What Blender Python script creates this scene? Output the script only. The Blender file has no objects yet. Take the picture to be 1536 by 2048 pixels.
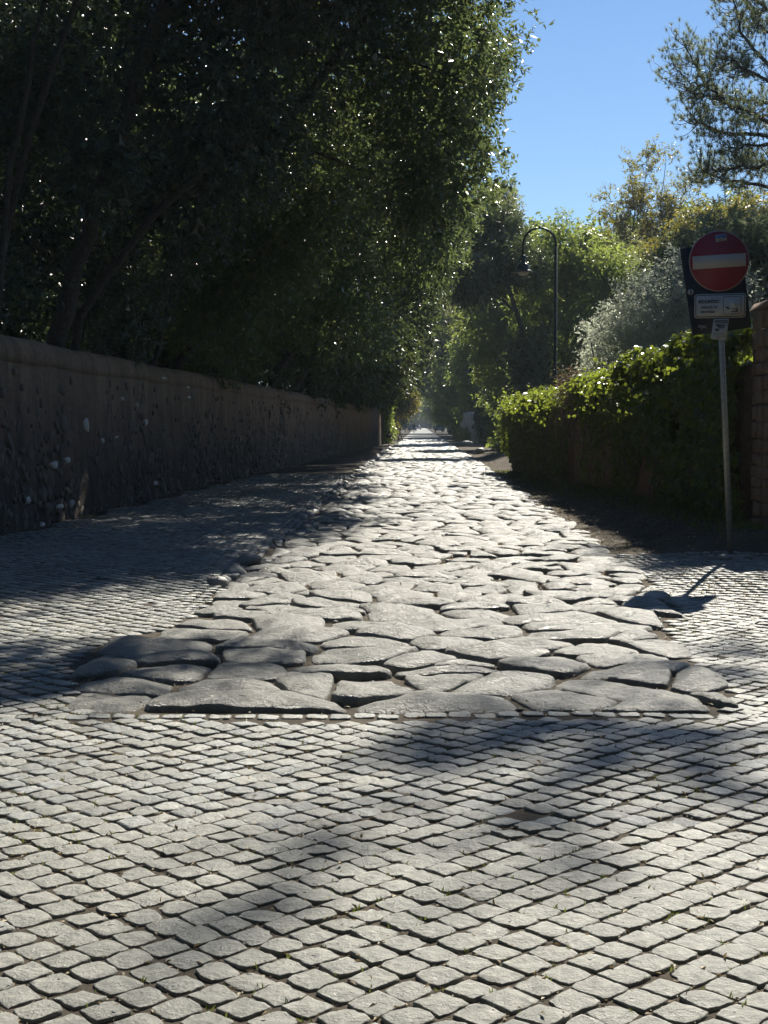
import bpy, math, random
import numpy as np
from mathutils import Vector, Matrix

random.seed(7)
RNG = np.random.default_rng(7)
SC = bpy.context.scene
COL = SC.collection

# ------------------------------------------------------------------ camera, sky, sun, exposure
CAM_H = 1.5
FPX = 2840.0                       # focal length in pixels of the 1536 x 2048 photograph
PITCH = math.atan(174.0 / FPX)
cam_d = bpy.data.cameras.new('camera')
cam = bpy.data.objects.new('camera', cam_d)
COL.objects.link(cam)
cam.location = (0, 0, CAM_H)
cam.rotation_euler = (math.pi / 2 - PITCH, 0, 0)
cam_d.sensor_fit = 'VERTICAL'
cam_d.sensor_height = 24.0
cam_d.lens = FPX / 2048.0 * 24.0
cam_d.clip_end = 5000
SC.camera = cam

SUN_AZ = math.radians(19.0)        # to the right of the viewing direction (+Y)
SUN_EL = math.radians(41.0)
SUN_DIR = Vector((math.sin(SUN_AZ) * math.cos(SUN_EL), math.cos(SUN_AZ) * math.cos(SUN_EL), math.sin(SUN_EL)))

world = bpy.data.worlds.new('World')
SC.world = world
world.use_nodes = True
wn = world.node_tree
bg = wn.nodes['Background']
sky = wn.nodes.new('ShaderNodeTexSky')
sky.sky_type = 'NISHITA'
sky.sun_disc = False
sky.sun_elevation = SUN_EL
sky.sun_rotation = SUN_AZ
sky.altitude = 60
sky.air_density = 1.0
sky.dust_density = 0.0
sky.ozone_density = 6.0
wn.links.new(sky.outputs[0], bg.inputs[0])
bg.inputs[1].default_value = 0.06

sun_d = bpy.data.lights.new('sun', 'SUN')
sun_d.energy = 5.0
sun_d.angle = math.radians(0.53)
sun_d.color = (1.0, 0.94, 0.82)
sun = bpy.data.objects.new('sun', sun_d)
COL.objects.link(sun)
sun.rotation_euler = SUN_DIR.to_track_quat('Z', 'Y').to_euler()
sun.location = (30, 80, 80)

SC.view_settings.view_transform = 'Standard'
SC.view_settings.look = 'None'
SC.view_settings.gamma = 1.0
SC.view_settings.exposure = 0.9
SC.view_settings.use_curve_mapping = False
SC.render.engine = 'CYCLES'
cy = SC.cycles
cy.max_bounces = 6
cy.diffuse_bounces = 3
cy.glossy_bounces = 2
cy.transmission_bounces = 4
cy.transparent_max_bounces = 4
cy.caustics_reflective = False
cy.caustics_refractive = False
cy.sample_clamp_indirect = 6.0
cy.use_denoising = True


# ------------------------------------------------------------------ small helpers
def at(px, py, y):
    """world point seen at a pixel of the photograph, at distance y along +Y"""
    a = (px - 768.0) / FPX
    b = (1024.0 - py) / FPX
    fy = math.cos(PITCH) + b * math.sin(PITCH)
    fz = -math.sin(PITCH) + b * math.cos(PITCH)
    t = y / fy
    return np.array((a * t, y, CAM_H + fz * t))


def ss(a, b, x):
    t = np.clip((x - a) / (b - a), 0, 1)
    return t * t * (3 - 2 * t)


def vnoise(P, freq, seed):
    r = np.random.default_rng(seed)
    K = r.normal(size=(7, P.shape[1])) * freq
    ph = r.uniform(0, 6.283, 7)
    return np.sin(P @ K.T + ph).mean(1) * 1.7


def nrm(v):
    return v / np.maximum(np.linalg.norm(v, axis=-1, keepdims=True), 1e-9)


LOC = {}


def link(o, parent=None, loc=None):
    COL.objects.link(o)
    if parent is not None:
        o.parent = parent
    return o


def tag(o, label=None, cat=None, group=None, kind=None):
    if label: o['label'] = label
    if cat: o['category'] = cat
    if group: o['group'] = group
    if kind: o['kind'] = kind
    return o


def thing(name, label, cat, loc=(0, 0, 0), group=None, kind=None):
    o = bpy.data.objects.new(name, None)
    o.empty_display_size = 0.2
    o.location = loc
    COL.objects.link(o)
    LOC[o] = np.array(loc, dtype=float)
    return tag(o, label, cat, group, kind)


def mesh_np(name, V, F, smooth=False, mat=None):
    """V (n,3), F list of arrays each (m,k)"""
    V = np.asarray(V, dtype=np.float32)
    if isinstance(F, np.ndarray):
        F = [F]
    loops = np.concatenate([f.reshape(-1) for f in F]).astype(np.int32)
    tot = np.concatenate([np.full(len(f), f.shape[1], np.int32) for f in F])
    start = np.concatenate([[0], np.cumsum(tot)[:-1]]).astype(np.int32)
    me = bpy.data.meshes.new(name)
    me.vertices.add(len(V))
    me.vertices.foreach_set('co', V.reshape(-1))
    me.loops.add(len(loops))
    me.loops.foreach_set('vertex_index', loops)
    me.polygons.add(len(tot))
    me.polygons.foreach_set('loop_start', start)
    me.polygons.foreach_set('loop_total', tot)
    if smooth:
        me.polygons.foreach_set('use_smooth', np.ones(len(tot), dtype=bool))
    me.update(calc_edges=True)
    me.validate()
    if mat is not None:
        me.materials.append(mat)
    return me


def part(name, V, F, mat, parent=None, smooth=False, world=True):
    """mesh object; V in world coordinates, re-based on the parent's location"""
    V = np.asarray(V, dtype=float)
    if parent is not None and world:
        V = V - LOC.get(parent, np.zeros(3))
    o = bpy.data.objects.new(name, mesh_np(name, V, F, smooth, mat))
    link(o, parent)
    LOC[o] = LOC.get(parent, np.zeros(3)) if parent is not None else np.zeros(3)
    return o


class MB:
    """collects shapes into one mesh"""

    def __init__(self):
        self.V = []
        self.F = {}
        self.n = 0

    def add(self, V, F):
        V = np.asarray(V, dtype=float)
        for f in (F if isinstance(F, list) else [F]):
            f = np.asarray(f)
            self.F.setdefault(f.shape[1], []).append(f + self.n)
        self.V.append(V)
        self.n += len(V)
        return self

    def tube(self, pts, rad, seg=8, caps=True):
        pts = np.asarray(pts, dtype=float)
        n = len(pts)
        rad = np.broadcast_to(np.asarray(rad, dtype=float), (n,))
        T = nrm(np.gradient(pts, axis=0))
        ref = np.array((0.0, 0.0, 1.0)) if abs(T[0][2]) < 0.9 else np.array((1.0, 0, 0))
        A = nrm(np.cross(T, ref) + 1e-9)
        B = np.cross(T, A)
        an = np.linspace(0, 2 * math.pi, seg, endpoint=False)
        ring = np.cos(an)[None, :, None] * A[:, None, :] + np.sin(an)[None, :, None] * B[:, None, :]
        V = (pts[:, None, :] + ring * rad[:, None, None]).reshape(-1, 3)
        i = np.arange(n - 1)[:, None] * seg
        j = np.arange(seg)[None, :]
        k = (j + 1) % seg
        F = np.stack([i + j, i + k, i + seg + k, i + seg + j], -1).reshape(-1, 4)
        Fs = [F]
        if caps:
            c0, c1 = len(V), len(V) + 1
            V = np.vstack([V, pts[0], pts[-1]])
            jj = np.arange(seg); kk = (jj + 1) % seg
            Fs.append(np.stack([np.full(seg, c0), kk, jj], -1))
            Fs.append(np.stack([np.full(seg, c1), (n - 1) * seg + jj, (n - 1) * seg + kk], -1))
        return self.add(V, Fs)

    def box(self, lo, hi, bev=0.0):
        (x0, y0, z0), (x1, y1, z1) = lo, hi
        if bev <= 0:
            V = [(x0, y0, z0), (x1, y0, z0), (x1, y1, z0), (x0, y1, z0), (x0, y0, z1), (x1, y0, z1), (x1, y1, z1), (x0, y1, z1)]
            F = np.array([(3, 2, 1, 0), (4, 5, 6, 7), (0, 1, 5, 4), (1, 2, 6, 5), (2, 3, 7, 6), (3, 0, 4, 7)])
            return self.add(V, F)
        b = bev
        def ring(x0, y0, x1, y1, z, c):
            return [(x0 + c, y0, z), (x1 - c, y0, z), (x1, y0 + c, z), (x1, y1 - c, z), (x1 - c, y1, z), (x0 + c, y1, z), (x0, y1 - c, z), (x0, y0 + c, z)]
        V = ring(x0 + b, y0 + b, x1 - b, y1 - b, z0, b * .5) + ring(x0, y0, x1, y1, z0 + b, b) + ring(x0, y0, x1, y1, z1 - b, b) + ring(x0 + b, y0 + b, x1 - b, y1 - b, z1, b * .5)
        F = []
        for r in range(3):
            for j in range(8):
                k = (j + 1) % 8
                F.append((r * 8 + j, r * 8 + k, r * 8 + 8 + k, r * 8 + 8 + j))
        return self.add(V, [np.array(F), np.array([(7, 6, 5, 4, 3, 2, 1, 0)]), np.array([tuple(range(24, 32))])])

    def lathe(self, prof, seg=24, center=(0, 0, 0)):
        prof = np.asarray(prof, dtype=float)
        an = np.linspace(0, 2 * math.pi, seg, endpoint=False)
        V = np.stack([prof[:, 0][:, None] * np.cos(an), prof[:, 0][:, None] * np.sin(an), np.repeat(prof[:, 1][:, None], seg, 1)], -1)
        V = V.reshape(-1, 3) + np.asarray(center)
        i = np.arange(len(prof) - 1)[:, None] * seg
        j = np.arange(seg)[None, :]
        k = (j + 1) % seg
        F = np.stack([i + j, i + k, i + seg + k, i + seg + j], -1).reshape(-1, 4)
        return self.add(V, F)

    def prism(self, pts, d):
        """closed polygon pts (n,3) pushed along vector d"""
        pts = np.asarray(pts, dtype=float)
        n = len(pts)
        V = np.vstack([pts, pts + np.asarray(d)])
        j = np.arange(n); k = (j + 1) % n
        return self.add(V, [np.arange(n)[None, :], (np.arange(n)[::-1] + n)[None, :], np.stack([k, j, j + n, k + n], -1)])

    def obj(self, name, mat, parent=None, smooth=False, world=True):
        return part(name, np.vstack(self.V), [np.vstack(f) for f in self.F.values()], mat, parent, smooth, world)


# ------------------------------------------------------------------ materials
MATS = {}


def new_mat(name):
    m = bpy.data.materials.new(name)
    m.use_nodes = True
    nt = m.node_tree
    return m, nt, nt.nodes['Principled BSDF'], nt.nodes['Material Output']


def nd(nt, t, **kw):
    n = nt.nodes.new(t)
    for k, v in kw.items():
        setattr(n, k, v)
    return n


def ramp(nt, stops):
    r = nd(nt, 'ShaderNodeValToRGB')
    e = r.color_ramp.elements
    while len(e) < len(stops):
        e.new(0.5)
    for el, (p, c) in zip(e, stops):
        el.position = p
        el.color = (c[0], c[1], c[2], 1)
    return r


def noise_tex(nt, scale, detail=6, rough=.6, coord='Object', vec=None):
    if vec is None:
        tc = nd(nt, 'ShaderNodeTexCoord')
        vec = tc.outputs[coord]
    n = nd(nt, 'ShaderNodeTexNoise')
    n.inputs['Scale'].default_value = scale
    n.inputs['Detail'].default_value = detail
    n.inputs['Roughness'].default_value = rough
    nt.links.new(vec, n.inputs['Vector'])
    return n


def world_pos(nt):
    return nd(nt, 'ShaderNodeNewGeometry').outputs['Position']


def stone_mat(name, cols, rough=(.35, .65), scale=30, bump=.25, bdist=.004, island=.35, spec=.5, big=3.0):
    m, nt, b, out = new_mat(name)
    pos = world_pos(nt)
    n1 = noise_tex(nt, scale, 8, .65, vec=pos)
    n2 = noise_tex(nt, big, 3, .5, vec=pos)
    geo = nd(nt, 'ShaderNodeNewGeometry')
    # mix of large blotches, grain and one value per stone
    a = nd(nt, 'ShaderNodeMath', operation='MULTIPLY'); a.inputs[1].default_value = island
    nt.links.new(geo.outputs['Random Per Island'], a.inputs[0])
    s = nd(nt, 'ShaderNodeMath', operation='MULTIPLY_ADD'); s.inputs[1].default_value = 1.15
    nt.links.new(n1.outputs['Fac'], s.inputs[0]); nt.links.new(a.outputs[0], s.inputs[2])
    s2 = nd(nt, 'ShaderNodeMath', operation='MULTIPLY_ADD'); s2.inputs[1].default_value = .5
    nt.links.new(n2.outputs['Fac'], s2.inputs[0]); nt.links.new(s.outputs[0], s2.inputs[2])
    s3 = nd(nt, 'ShaderNodeMath', operation='SUBTRACT'); s3.inputs[1].default_value = .5 + island * .5 - .18
    nt.links.new(s2.outputs[0], s3.inputs[0])
    r = ramp(nt, cols)
    nt.links.new(s3.outputs[0], r.inputs[0])
    fr = nd(nt, 'ShaderNodeMath', operation='MULTIPLY'); fr.inputs[1].default_value = 17.37
    nt.links.new(geo.outputs['Random Per Island'], fr.inputs[0])
    fc = nd(nt, 'ShaderNodeMath', operation='FRACT'); nt.links.new(fr.outputs[0], fc.inputs[0])
    tint = ramp(nt, [(0., (.80, .76, .70)), (.12, (1.03, 1.0, .95)), (.6, (1., 1., 1.)), (.9, (.95, .98, 1.04)), (1., (.70, .71, .74))])
    nt.links.new(fc.outputs[0], tint.inputs[0])
    mt = nd(nt, 'ShaderNodeMix', data_type='RGBA', blend_type='MULTIPLY'); mt.inputs['Factor'].default_value = 1
    nt.links.new(r.outputs[0], mt.inputs['A']); nt.links.new(tint.outputs[0], mt.inputs['B'])
    nt.links.new(mt.outputs['Result'], b.inputs['Base Color'])
    n3 = noise_tex(nt, scale * .35, 5, .6, vec=pos)
    mr = nd(nt, 'ShaderNodeMapRange')
    mr.inputs['From Min'].default_value = .3; mr.inputs['From Max'].default_value = .7
    mr.inputs['To Min'].default_value = rough[0]; mr.inputs['To Max'].default_value = rough[1]
    nt.links.new(n3.outputs['Fac'], mr.inputs['Value'])
    nt.links.new(mr.outputs[0], b.inputs['Roughness'])
    b.inputs['Specular IOR Level'].default_value = spec
    bp = nd(nt, 'ShaderNodeBump')
    bp.inputs['Strength'].default_value = bump
    bp.inputs['Distance'].default_value = bdist
    nb = noise_tex(nt, scale * 3.0, 8, .7, vec=pos)
    ad = nd(nt, 'ShaderNodeMath', operation='MULTIPLY_ADD'); ad.inputs[1].default_value = 2.0
    nt.links.new(n1.outputs['Fac'], ad.inputs[0]); nt.links.new(nb.outputs['Fac'], ad.inputs[2])
    nt.links.new(ad.outputs[0], bp.inputs['Height'])
    nt.links.new(bp.outputs[0], b.inputs['Normal'])
    return m


def leaf_mat(name, cols, tcol, trans=.35, rough=.35, spec=.5):
    m, nt, b, out = new_mat(name)
    geo = nd(nt, 'ShaderNodeNewGeometry')
    r = ramp(nt, cols)
    nt.links.new(geo.outputs['Random Per Island'], r.inputs[0])
    nt.links.new(r.outputs[0], b.inputs['Base Color'])
    b.inputs['Roughness'].default_value = rough
    b.inputs['Specular IOR Level'].default_value = spec
    t = nd(nt, 'ShaderNodeBsdfTranslucent')
    t.inputs[0].default_value = (*tcol, 1)
    mx = nd(nt, 'ShaderNodeMixShader')
    mx.inputs[0].default_value = trans
    nt.links.new(b.outputs[0], mx.inputs[1]); nt.links.new(t.outputs[0], mx.inputs[2])
    nt.links.new(mx.outputs[0], out.inputs[0])
    return m


def plain_mat(name, col, rough=.5, metal=0.0, var=.15, scale=8, spec=.5, bump=0.0):
    m, nt, b, out = new_mat(name)
    n = noise_tex(nt, scale, 6, .6, vec=world_pos(nt))
    c0 = [c * (1 - var) for c in col]; c1 = [min(1, c * (1 + var)) for c in col]
    r = ramp(nt, [(.3, c0), (.7, c1)])
    nt.links.new(n.outputs['Fac'], r.inputs[0])
    nt.links.new(r.outputs[0], b.inputs['Base Color'])
    b.inputs['Roughness'].default_value = rough
    b.inputs['Metallic'].default_value = metal
    b.inputs['Specular IOR Level'].default_value = spec
    if bump:
        bp = nd(nt, 'ShaderNodeBump'); bp.inputs['Strength'].default_value = bump; bp.inputs['Distance'].default_value = .01
        nt.links.new(n.outputs['Fac'], bp.inputs['Height']); nt.links.new(bp.outputs[0], b.inputs['Normal'])
    return m


M_COBBLE = stone_mat('cobble_basalt', [(.0, (.092, .095, .086)), (.5, (.2, .205, .186)), (1., (.37, .374, .338))], (.26, .7), 26, 1.0, .007, .5, big=10.0, spec=.6)
M_BASALT = stone_mat('old_basalt', [(.0, (.073, .075, .068)), (.5, (.153, .155, .14)), (1., (.29, .287, .256))], (.24, .62), 20, 1.0, .016, .5, big=2.6, spec=.6)
M_KERB = stone_mat('kerb_stone', [(.0, (.10, .10, .10)), (.5, (.19, .188, .18)), (1., (.30, .29, .27))], (.4, .7), 14, .6, .01, .4)
M_RUBBLE = stone_mat('wall_rubble', [(.0, (.07, .06, .05)), (.45, (.12, .10, .083)), (.8, (.17, .14, .115)), (1., (.24, .2, .16))], (.7, .9), 14, .8, .012, .8, spec=.3)
M_PALE = stone_mat('pale_marble', [(.0, (.42, .4, .37)), (1., (.66, .64, .60))], (.5, .8), 14, .5, .006, .3, spec=.4)
M_TUFA = stone_mat('tufa_block', [(.0, (.10, .07, .055)), (.5, (.19, .13, .095)), (1., (.27, .19, .14))], (.75, .95), 12, .8, .012, .6, spec=.25)
M_MORTAR = stone_mat('old_mortar', [(.0, (.10, .088, .078)), (1., (.2, .178, .155))], (.8, .95), 20, .8, .012, .0, spec=.2)


def wall_plaster():
    m, nt, b, out = new_mat('weathered_plaster')
    pos = world_pos(nt)
    n1 = noise_tex(nt, 1.3, 7, .65, vec=pos)
    n2 = noise_tex(nt, 14, 8, .7, vec=pos)
    sep = nd(nt, 'ShaderNodeSeparateXYZ'); nt.links.new(pos, sep.inputs[0])
    # plaster survives near the top of the wall, bare masonry lower down
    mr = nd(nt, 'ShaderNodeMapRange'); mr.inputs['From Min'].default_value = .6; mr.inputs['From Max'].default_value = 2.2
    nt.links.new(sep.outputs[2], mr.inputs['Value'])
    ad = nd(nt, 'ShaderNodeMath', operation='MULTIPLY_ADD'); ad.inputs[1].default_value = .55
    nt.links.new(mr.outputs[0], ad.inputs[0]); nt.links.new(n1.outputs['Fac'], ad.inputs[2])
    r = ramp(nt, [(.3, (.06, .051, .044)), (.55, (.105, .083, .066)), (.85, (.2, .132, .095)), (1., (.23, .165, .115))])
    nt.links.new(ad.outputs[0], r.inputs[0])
    r2 = ramp(nt, [(.3, (.6, .6, .6)), (.62, (1.15, 1.12, 1.1))]); nt.links.new(n2.outputs['Fac'], r2.inputs[0])
    mx = nd(nt, 'ShaderNodeMix', data_type='RGBA', blend_type='MULTIPLY'); mx.inputs['Factor'].default_value = .9
    nt.links.new(r.outputs[0], mx.inputs['A']); nt.links.new(r2.outputs[0], mx.inputs['B'])
    # rain streaks running down from the coping
    mp = nd(nt, 'ShaderNodeMapping'); mp.inputs['Scale'].default_value = (3.2, 3.2, .22)
    nt.links.new(pos, mp.inputs['Vector'])
    n3 = noise_tex(nt, 1.0, 5, .6, vec=mp.outputs[0])
    r3 = ramp(nt, [(.38, (.62, .62, .6)), (.6, (1.08, 1.06, 1.04))]); nt.links.new(n3.outputs['Fac'], r3.inputs[0])
    mx2 = nd(nt, 'ShaderNodeMix', data_type='RGBA', blend_type='MULTIPLY'); mx2.inputs['Factor'].default_value = .75
    nt.links.new(mx.outputs['Result'], mx2.inputs['A']); nt.links.new(r3.outputs[0], mx2.inputs['B'])
    nt.links.new(mx2.outputs['Result'], b.inputs['Base Color'])
    b.inputs['Roughness'].default_value = .9
    b.inputs['Specular IOR Level'].default_value = .2
    bp = nd(nt, 'ShaderNodeBump'); bp.inputs['Strength'].default_value = .9; bp.inputs['Distance'].default_value = .03
    n4 = noise_tex(nt, 9, 9, .72, vec=pos)
    nt.links.new(n4.outputs['Fac'], bp.inputs['Height']); nt.links.new(bp.outputs[0], b.inputs['Normal'])
    return m


M_PLASTER = wall_plaster()


def ground_mat():
    m, nt, b, out = new_mat('trodden_earth')
    pos = world_pos(nt)
    n1 = noise_tex(nt, 1.1, 6, .6, vec=pos)
    n2 = noise_tex(nt, 60, 6, .7, vec=pos)
    r = ramp(nt, [(.3, (.038, .032, .025)), (.5, (.075, .062, .047)), (.7, (.15, .125, .095))])
    a = nd(nt, 'ShaderNodeMath', operation='MULTIPLY_ADD'); a.inputs[1].default_value = .45
    s = nd(nt, 'ShaderNodeMath', operation='MULTIPLY'); s.inputs[1].default_value = .55
    nt.links.new(n1.outputs['Fac'], s.inputs[0])
    nt.links.new(n2.outputs['Fac'], a.inputs[0]); nt.links.new(s.outputs[0], a.inputs[2])
    nt.links.new(a.outputs[0], r.inputs[0])
    nt.links.new(r.outputs[0], b.inputs['Base Color'])
    b.inputs['Roughness'].default_value = .95
    b.inputs['Specular IOR Level'].default_value = .15
    bp = nd(nt, 'ShaderNodeBump'); bp.inputs['Strength'].default_value = .8; bp.inputs['Distance'].default_value = .012
    nt.links.new(n2.outputs['Fac'], bp.inputs['Height']); nt.links.new(bp.outputs[0], b.inputs['Normal'])
    return m


M_GROUND = ground_mat()


def far_road_mat():
    m, nt, b, out = new_mat('far_basalt_paving')
    pos = world_pos(nt)
    v = nd(nt, 'ShaderNodeTexVoronoi', feature='DISTANCE_TO_EDGE'); v.inputs['Scale'].default_value = 1.9
    nt.links.new(pos, v.inputs['Vector'])
    n1 = noise_tex(nt, .7, 5, .6, vec=pos)
    r = ramp(nt, [(.0, (.12, .10, .08)), (.06, (.2, .198, .188)), (1., (.27, .265, .25))])
    nt.links.new(v.outputs['Distance'], r.inputs[0])
    r2 = ramp(nt, [(.35, (.8, .8, .8)), (.65, (1.2, 1.2, 1.2))]); nt.links.new(n1.outputs['Fac'], r2.inputs[0])
    mx = nd(nt, 'ShaderNodeMix', data_type='RGBA', blend_type='MULTIPLY'); mx.inputs['Factor'].default_value = 1
    nt.links.new(r.outputs[0], mx.inputs['A']); nt.links.new(r2.outputs[0], mx.inputs['B'])
    nt.links.new(mx.outputs['Result'], b.inputs['Base Color'])
    b.inputs['Roughness'].default_value = .5
    bp = nd(nt, 'ShaderNodeBump'); bp.inputs['Strength'].default_value = 1; bp.inputs['Distance'].default_value = .06
    r3 = ramp(nt, [(.0, (0, 0, 0)), (.15, (1, 1, 1))]); nt.links.new(v.outputs['Distance'], r3.inputs[0])
    nt.links.new(r3.outputs[0], bp.inputs['Height']); nt.links.new(bp.outputs[0], b.inputs['Normal'])
    return m


M_FARROAD = far_road_mat()
M_BARK = plain_mat('bark', (.06, .052, .044), .9, 0, .4, 14, .2, .8)
M_BARK_GREY = plain_mat('grey_bark', (.17, .15, .13), .9, 0, .35, 14, .2, .8)
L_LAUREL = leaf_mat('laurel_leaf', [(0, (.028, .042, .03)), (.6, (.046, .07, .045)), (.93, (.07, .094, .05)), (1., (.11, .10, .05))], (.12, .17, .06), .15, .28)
L_EDGE = leaf_mat('sunlit_laurel_leaf', [(0, (.026, .044, .024)), (.6, (.048, .075, .034)), (.93, (.085, .11, .042)), (1., (.17, .12, .055))], (.30, .38, .12), .27, .25)  # lit copy of the laurel leaf: sunlight put into yellower, more translucent colour
L_LAUREL_FAR = leaf_mat('laurel_leaf_far', [(0, (.022, .034, .02)), (.7, (.04, .058, .028)), (1., (.08, .095, .04))], (.22, .28, .08), .22, .34)
L_SILVER = leaf_mat('silver_leaf', [(0, (.14, .15, .12)), (.6, (.24, .255, .2)), (1., (.33, .34, .28))], (.62, .66, .5), .58, .28)
L_OLEANDER = leaf_mat('oleander_leaf', [(0, (.04, .055, .034)), (.7, (.075, .098, .055)), (1., (.13, .135, .08))], (.3, .35, .17), .38, .22)
L_BRIGHT = leaf_mat('bright_leaf', [(0, (.028, .045, .016)), (.6, (.05, .074, .024)), (1., (.095, .105, .03))], (.36, .44, .09), .47, .34)
L_YELLOW = leaf_mat('turning_leaf', [(0, (.06, .07, .02)), (.5, (.11, .105, .03)), (1., (.19, .14, .03))], (.38, .34, .05), .45, .45)
L_OAK = leaf_mat('holm_oak_leaf', [(0, (.05, .058, .034)), (.6, (.085, .095, .05)), (1., (.13, .13, .065))], (.36, .38, .13), .45, .36)
L_IVY = leaf_mat('ivy_leaf', [(0, (.018, .032, .012)), (.6, (.036, .058, .02)), (.95, (.07, .09, .028)), (1., (.18, .11, .035))], (.36, .44, .05), .4, .3)
L_PINE = leaf_mat('pine_needle', [(0, (.05, .065, .04)), (.7, (.085, .105, .06)), (1., (.13, .13, .07))], (.28, .33, .16), .42, .4)
L_DRY = leaf_mat('dry_leaf', [(0, (.14, .095, .05)), (.5, (.26, .20, .11)), (.85, (.40, .34, .22)), (1., (.5, .46, .36))], (.35, .25, .12), .2, .6, .3)
L_GRASS = leaf_mat('grass_blade', [(0, (.05, .07, .02)), (.6, (.10, .12, .035)), (1., (.22, .19, .08))], (.25, .3, .06), .3, .5, .3)
M_TWIG = plain_mat('dry_twig', (.17, .125, .10), .9, 0, .3, 10, .2)
M_STEEL = plain_mat('galvanised_steel', (.33, .33, .31), .5, .6, .25, 25)
M_DARKPAINT = plain_mat('dark_green_paint', (.022, .028, .026), .4, .3, .3, 12)
M_RED = plain_mat('sign_red', (.22, .012, .03), .45, 0, .08, 5)
M_WHITE = plain_mat('sign_white', (.42, .42, .41), .5, 0, .06, 6)
M_RIM = plain_mat('sign_rim', (.36, .3, .3), .45, .3, .1, 6)
M_BACK = plain_mat('sign_back_dark', (.014, .018, .026), .5, .2, .3, 6)
M_BLACK = plain_mat('print_black', (.02, .02, .024), .6, 0, .1, 6)
M_BLUE = plain_mat('sticker_blue', (.05, .14, .4), .5, 0, .1, 6)
M_STICK = plain_mat('sticker_white', (.4, .42, .44), .5, 0, .12, 30)
M_STICK2 = plain_mat('sticker_pale_blue', (.45, .52, .66), .5, 0, .2, 40)
M_GREYPAINT = plain_mat('graffiti_grey', (.38, .38, .39), .6, 0, .25, 40)
M_GLASS = plain_mat('car_glass', (.03, .035, .04), .08, 0, .05, 3)
M_TYRE = plain_mat('tyre_rubber', (.02, .02, .02), .8, 0, .1, 10)
M_ALU = plain_mat('wheel_rim', (.5, .5, .5), .35, .8, .1, 10)
M_LAMPGLASS = plain_mat('lamp_glass', (.55, .52, .45), .25, 0, .08, 8)


# ------------------------------------------------------------------ ground shape
SLOPE = 0.0254                                           # the road runs slightly to the right


def uof(x, y): return x - SLOPE * y


UL = lambda y: np.interp(y, [7.4, 8.6, 9.7, 10.5, 60, 400], [-1.72, -2.1, -2.15, -1.76, -1.86, -1.9])
UR = lambda y: np.interp(y, [7.4, 7.9, 9.7, 11.5, 14.2, 60, 400], [1.52, 1.74, 1.68, 2.0, 2.2, 2.35, 2.4])
WALLX = lambda y: -5.11 + (y - 18.9) * 0.0561
Y_BAS = 7.36
YR = lambda x: 16.4 - (x - 2.8) * 0.9                    # far edge of the cobbles on the right


def hgt(x, y):
    x = np.asarray(x, dtype=float); y = np.asarray(y, dtype=float)
    u = uof(x, y)
    z = .22 * ss(2.75, 3.7, u) * ss(YR(x) - .5, YR(x) + 1.0, y) * (1 - ss(55, 90, y))
    z = z + .10 * ss(2.1, 3.4, u) * ss(9, 13.5, y) * (1 - ss(20, 40, y))
    z = z + .06 * ss(0, .3, UL(y) - u) * ss(10.5, 13, y)
    z = z + .012 * np.sin(x * 2.1 + y * .9) * np.sin(y * 1.3 - x * .7) + .008 * np.sin(x * .8 - 1.1 * y + 1)
    return z


def in_basalt(x, y, mgn=0.0):
    u = uof(x, y)
    return (y > Y_BAS - mgn) & (u > UL(y) - mgn) & (u < UR(y) + mgn)


def make_ground():
    xs = np.concatenate([np.linspace(-900, -60, 12), np.linspace(-50, -9, 14), np.arange(-8, 9.01, .25), np.linspace(10, 50, 14), np.linspace(70, 900, 12)])
    ys = np.concatenate([np.linspace(-300, -10, 8), np.arange(-4, 30.01, .25), np.linspace(31, 90, 60), np.linspace(95, 300, 42), np.linspace(330, 1800, 14)])
    X, Y = np.meshgrid(xs, ys)
    Z = hgt(X, Y) - np.where(in_basalt(X, Y, .05) | (Y > 50), .019, .0085)
    V = np.stack([X, Y, Z], -1).reshape(-1, 3)
    nx, ny = len(xs), len(ys)
    i = np.arange(ny - 1)[:, None] * nx; j = np.arange(nx - 1)[None, :]
    F = np.stack([i + j, i + j + 1, i + nx + j + 1, i + nx + j], -1).reshape(-1, 4)
    o = part('ground', V, F, M_GROUND, None, True)
    tag(o, kind='structure')


make_ground()


# ------------------------------------------------------------------ paving stones
def rounded_block(cent, poly, rings, M):
    """rings: list of (scale, z); poly (M,2) relative to cent. returns V,F of one stone"""
    V = []
    for s, z in rings:
        V.append(np.column_stack([poly * s, np.full(M, z)]))
    V = np.vstack(V + [np.array([[0, 0, rings[-1][1] + .002]])])
    R = len(rings)
    j = np.arange(M); k = (j + 1) % M
    F = [np.stack([r * M + j, r * M + k, (r + 1) * M + k, (r + 1) * M + j], -1) for r in range(R - 1)]
    F4 = np.vstack(F)
    F3 = np.stack([(R - 1) * M + j, (R - 1) * M + k, np.full(M, R * M)], -1)
    return V, F4, F3


def superellipse(M, a, b, p=4.5):
    t = np.arange(M) / M * 2 * math.pi
    c, s = np.cos(t), np.sin(t)
    r = (np.abs(c / a) ** p + np.abs(s / b) ** p) ** (-1 / p)
    return np.stack([c * r, s * r], -1)


def in_view(x, y, m=0.0):
    return (abs(x) < .2715 * y + m) & (y > 3.45)


cobbles = thing('cobbled_pavement', None, None, (0, 0, 0), kind='structure')
basalt = thing('roman_road', None, None, (0, 0, 0), kind='structure')


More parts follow.
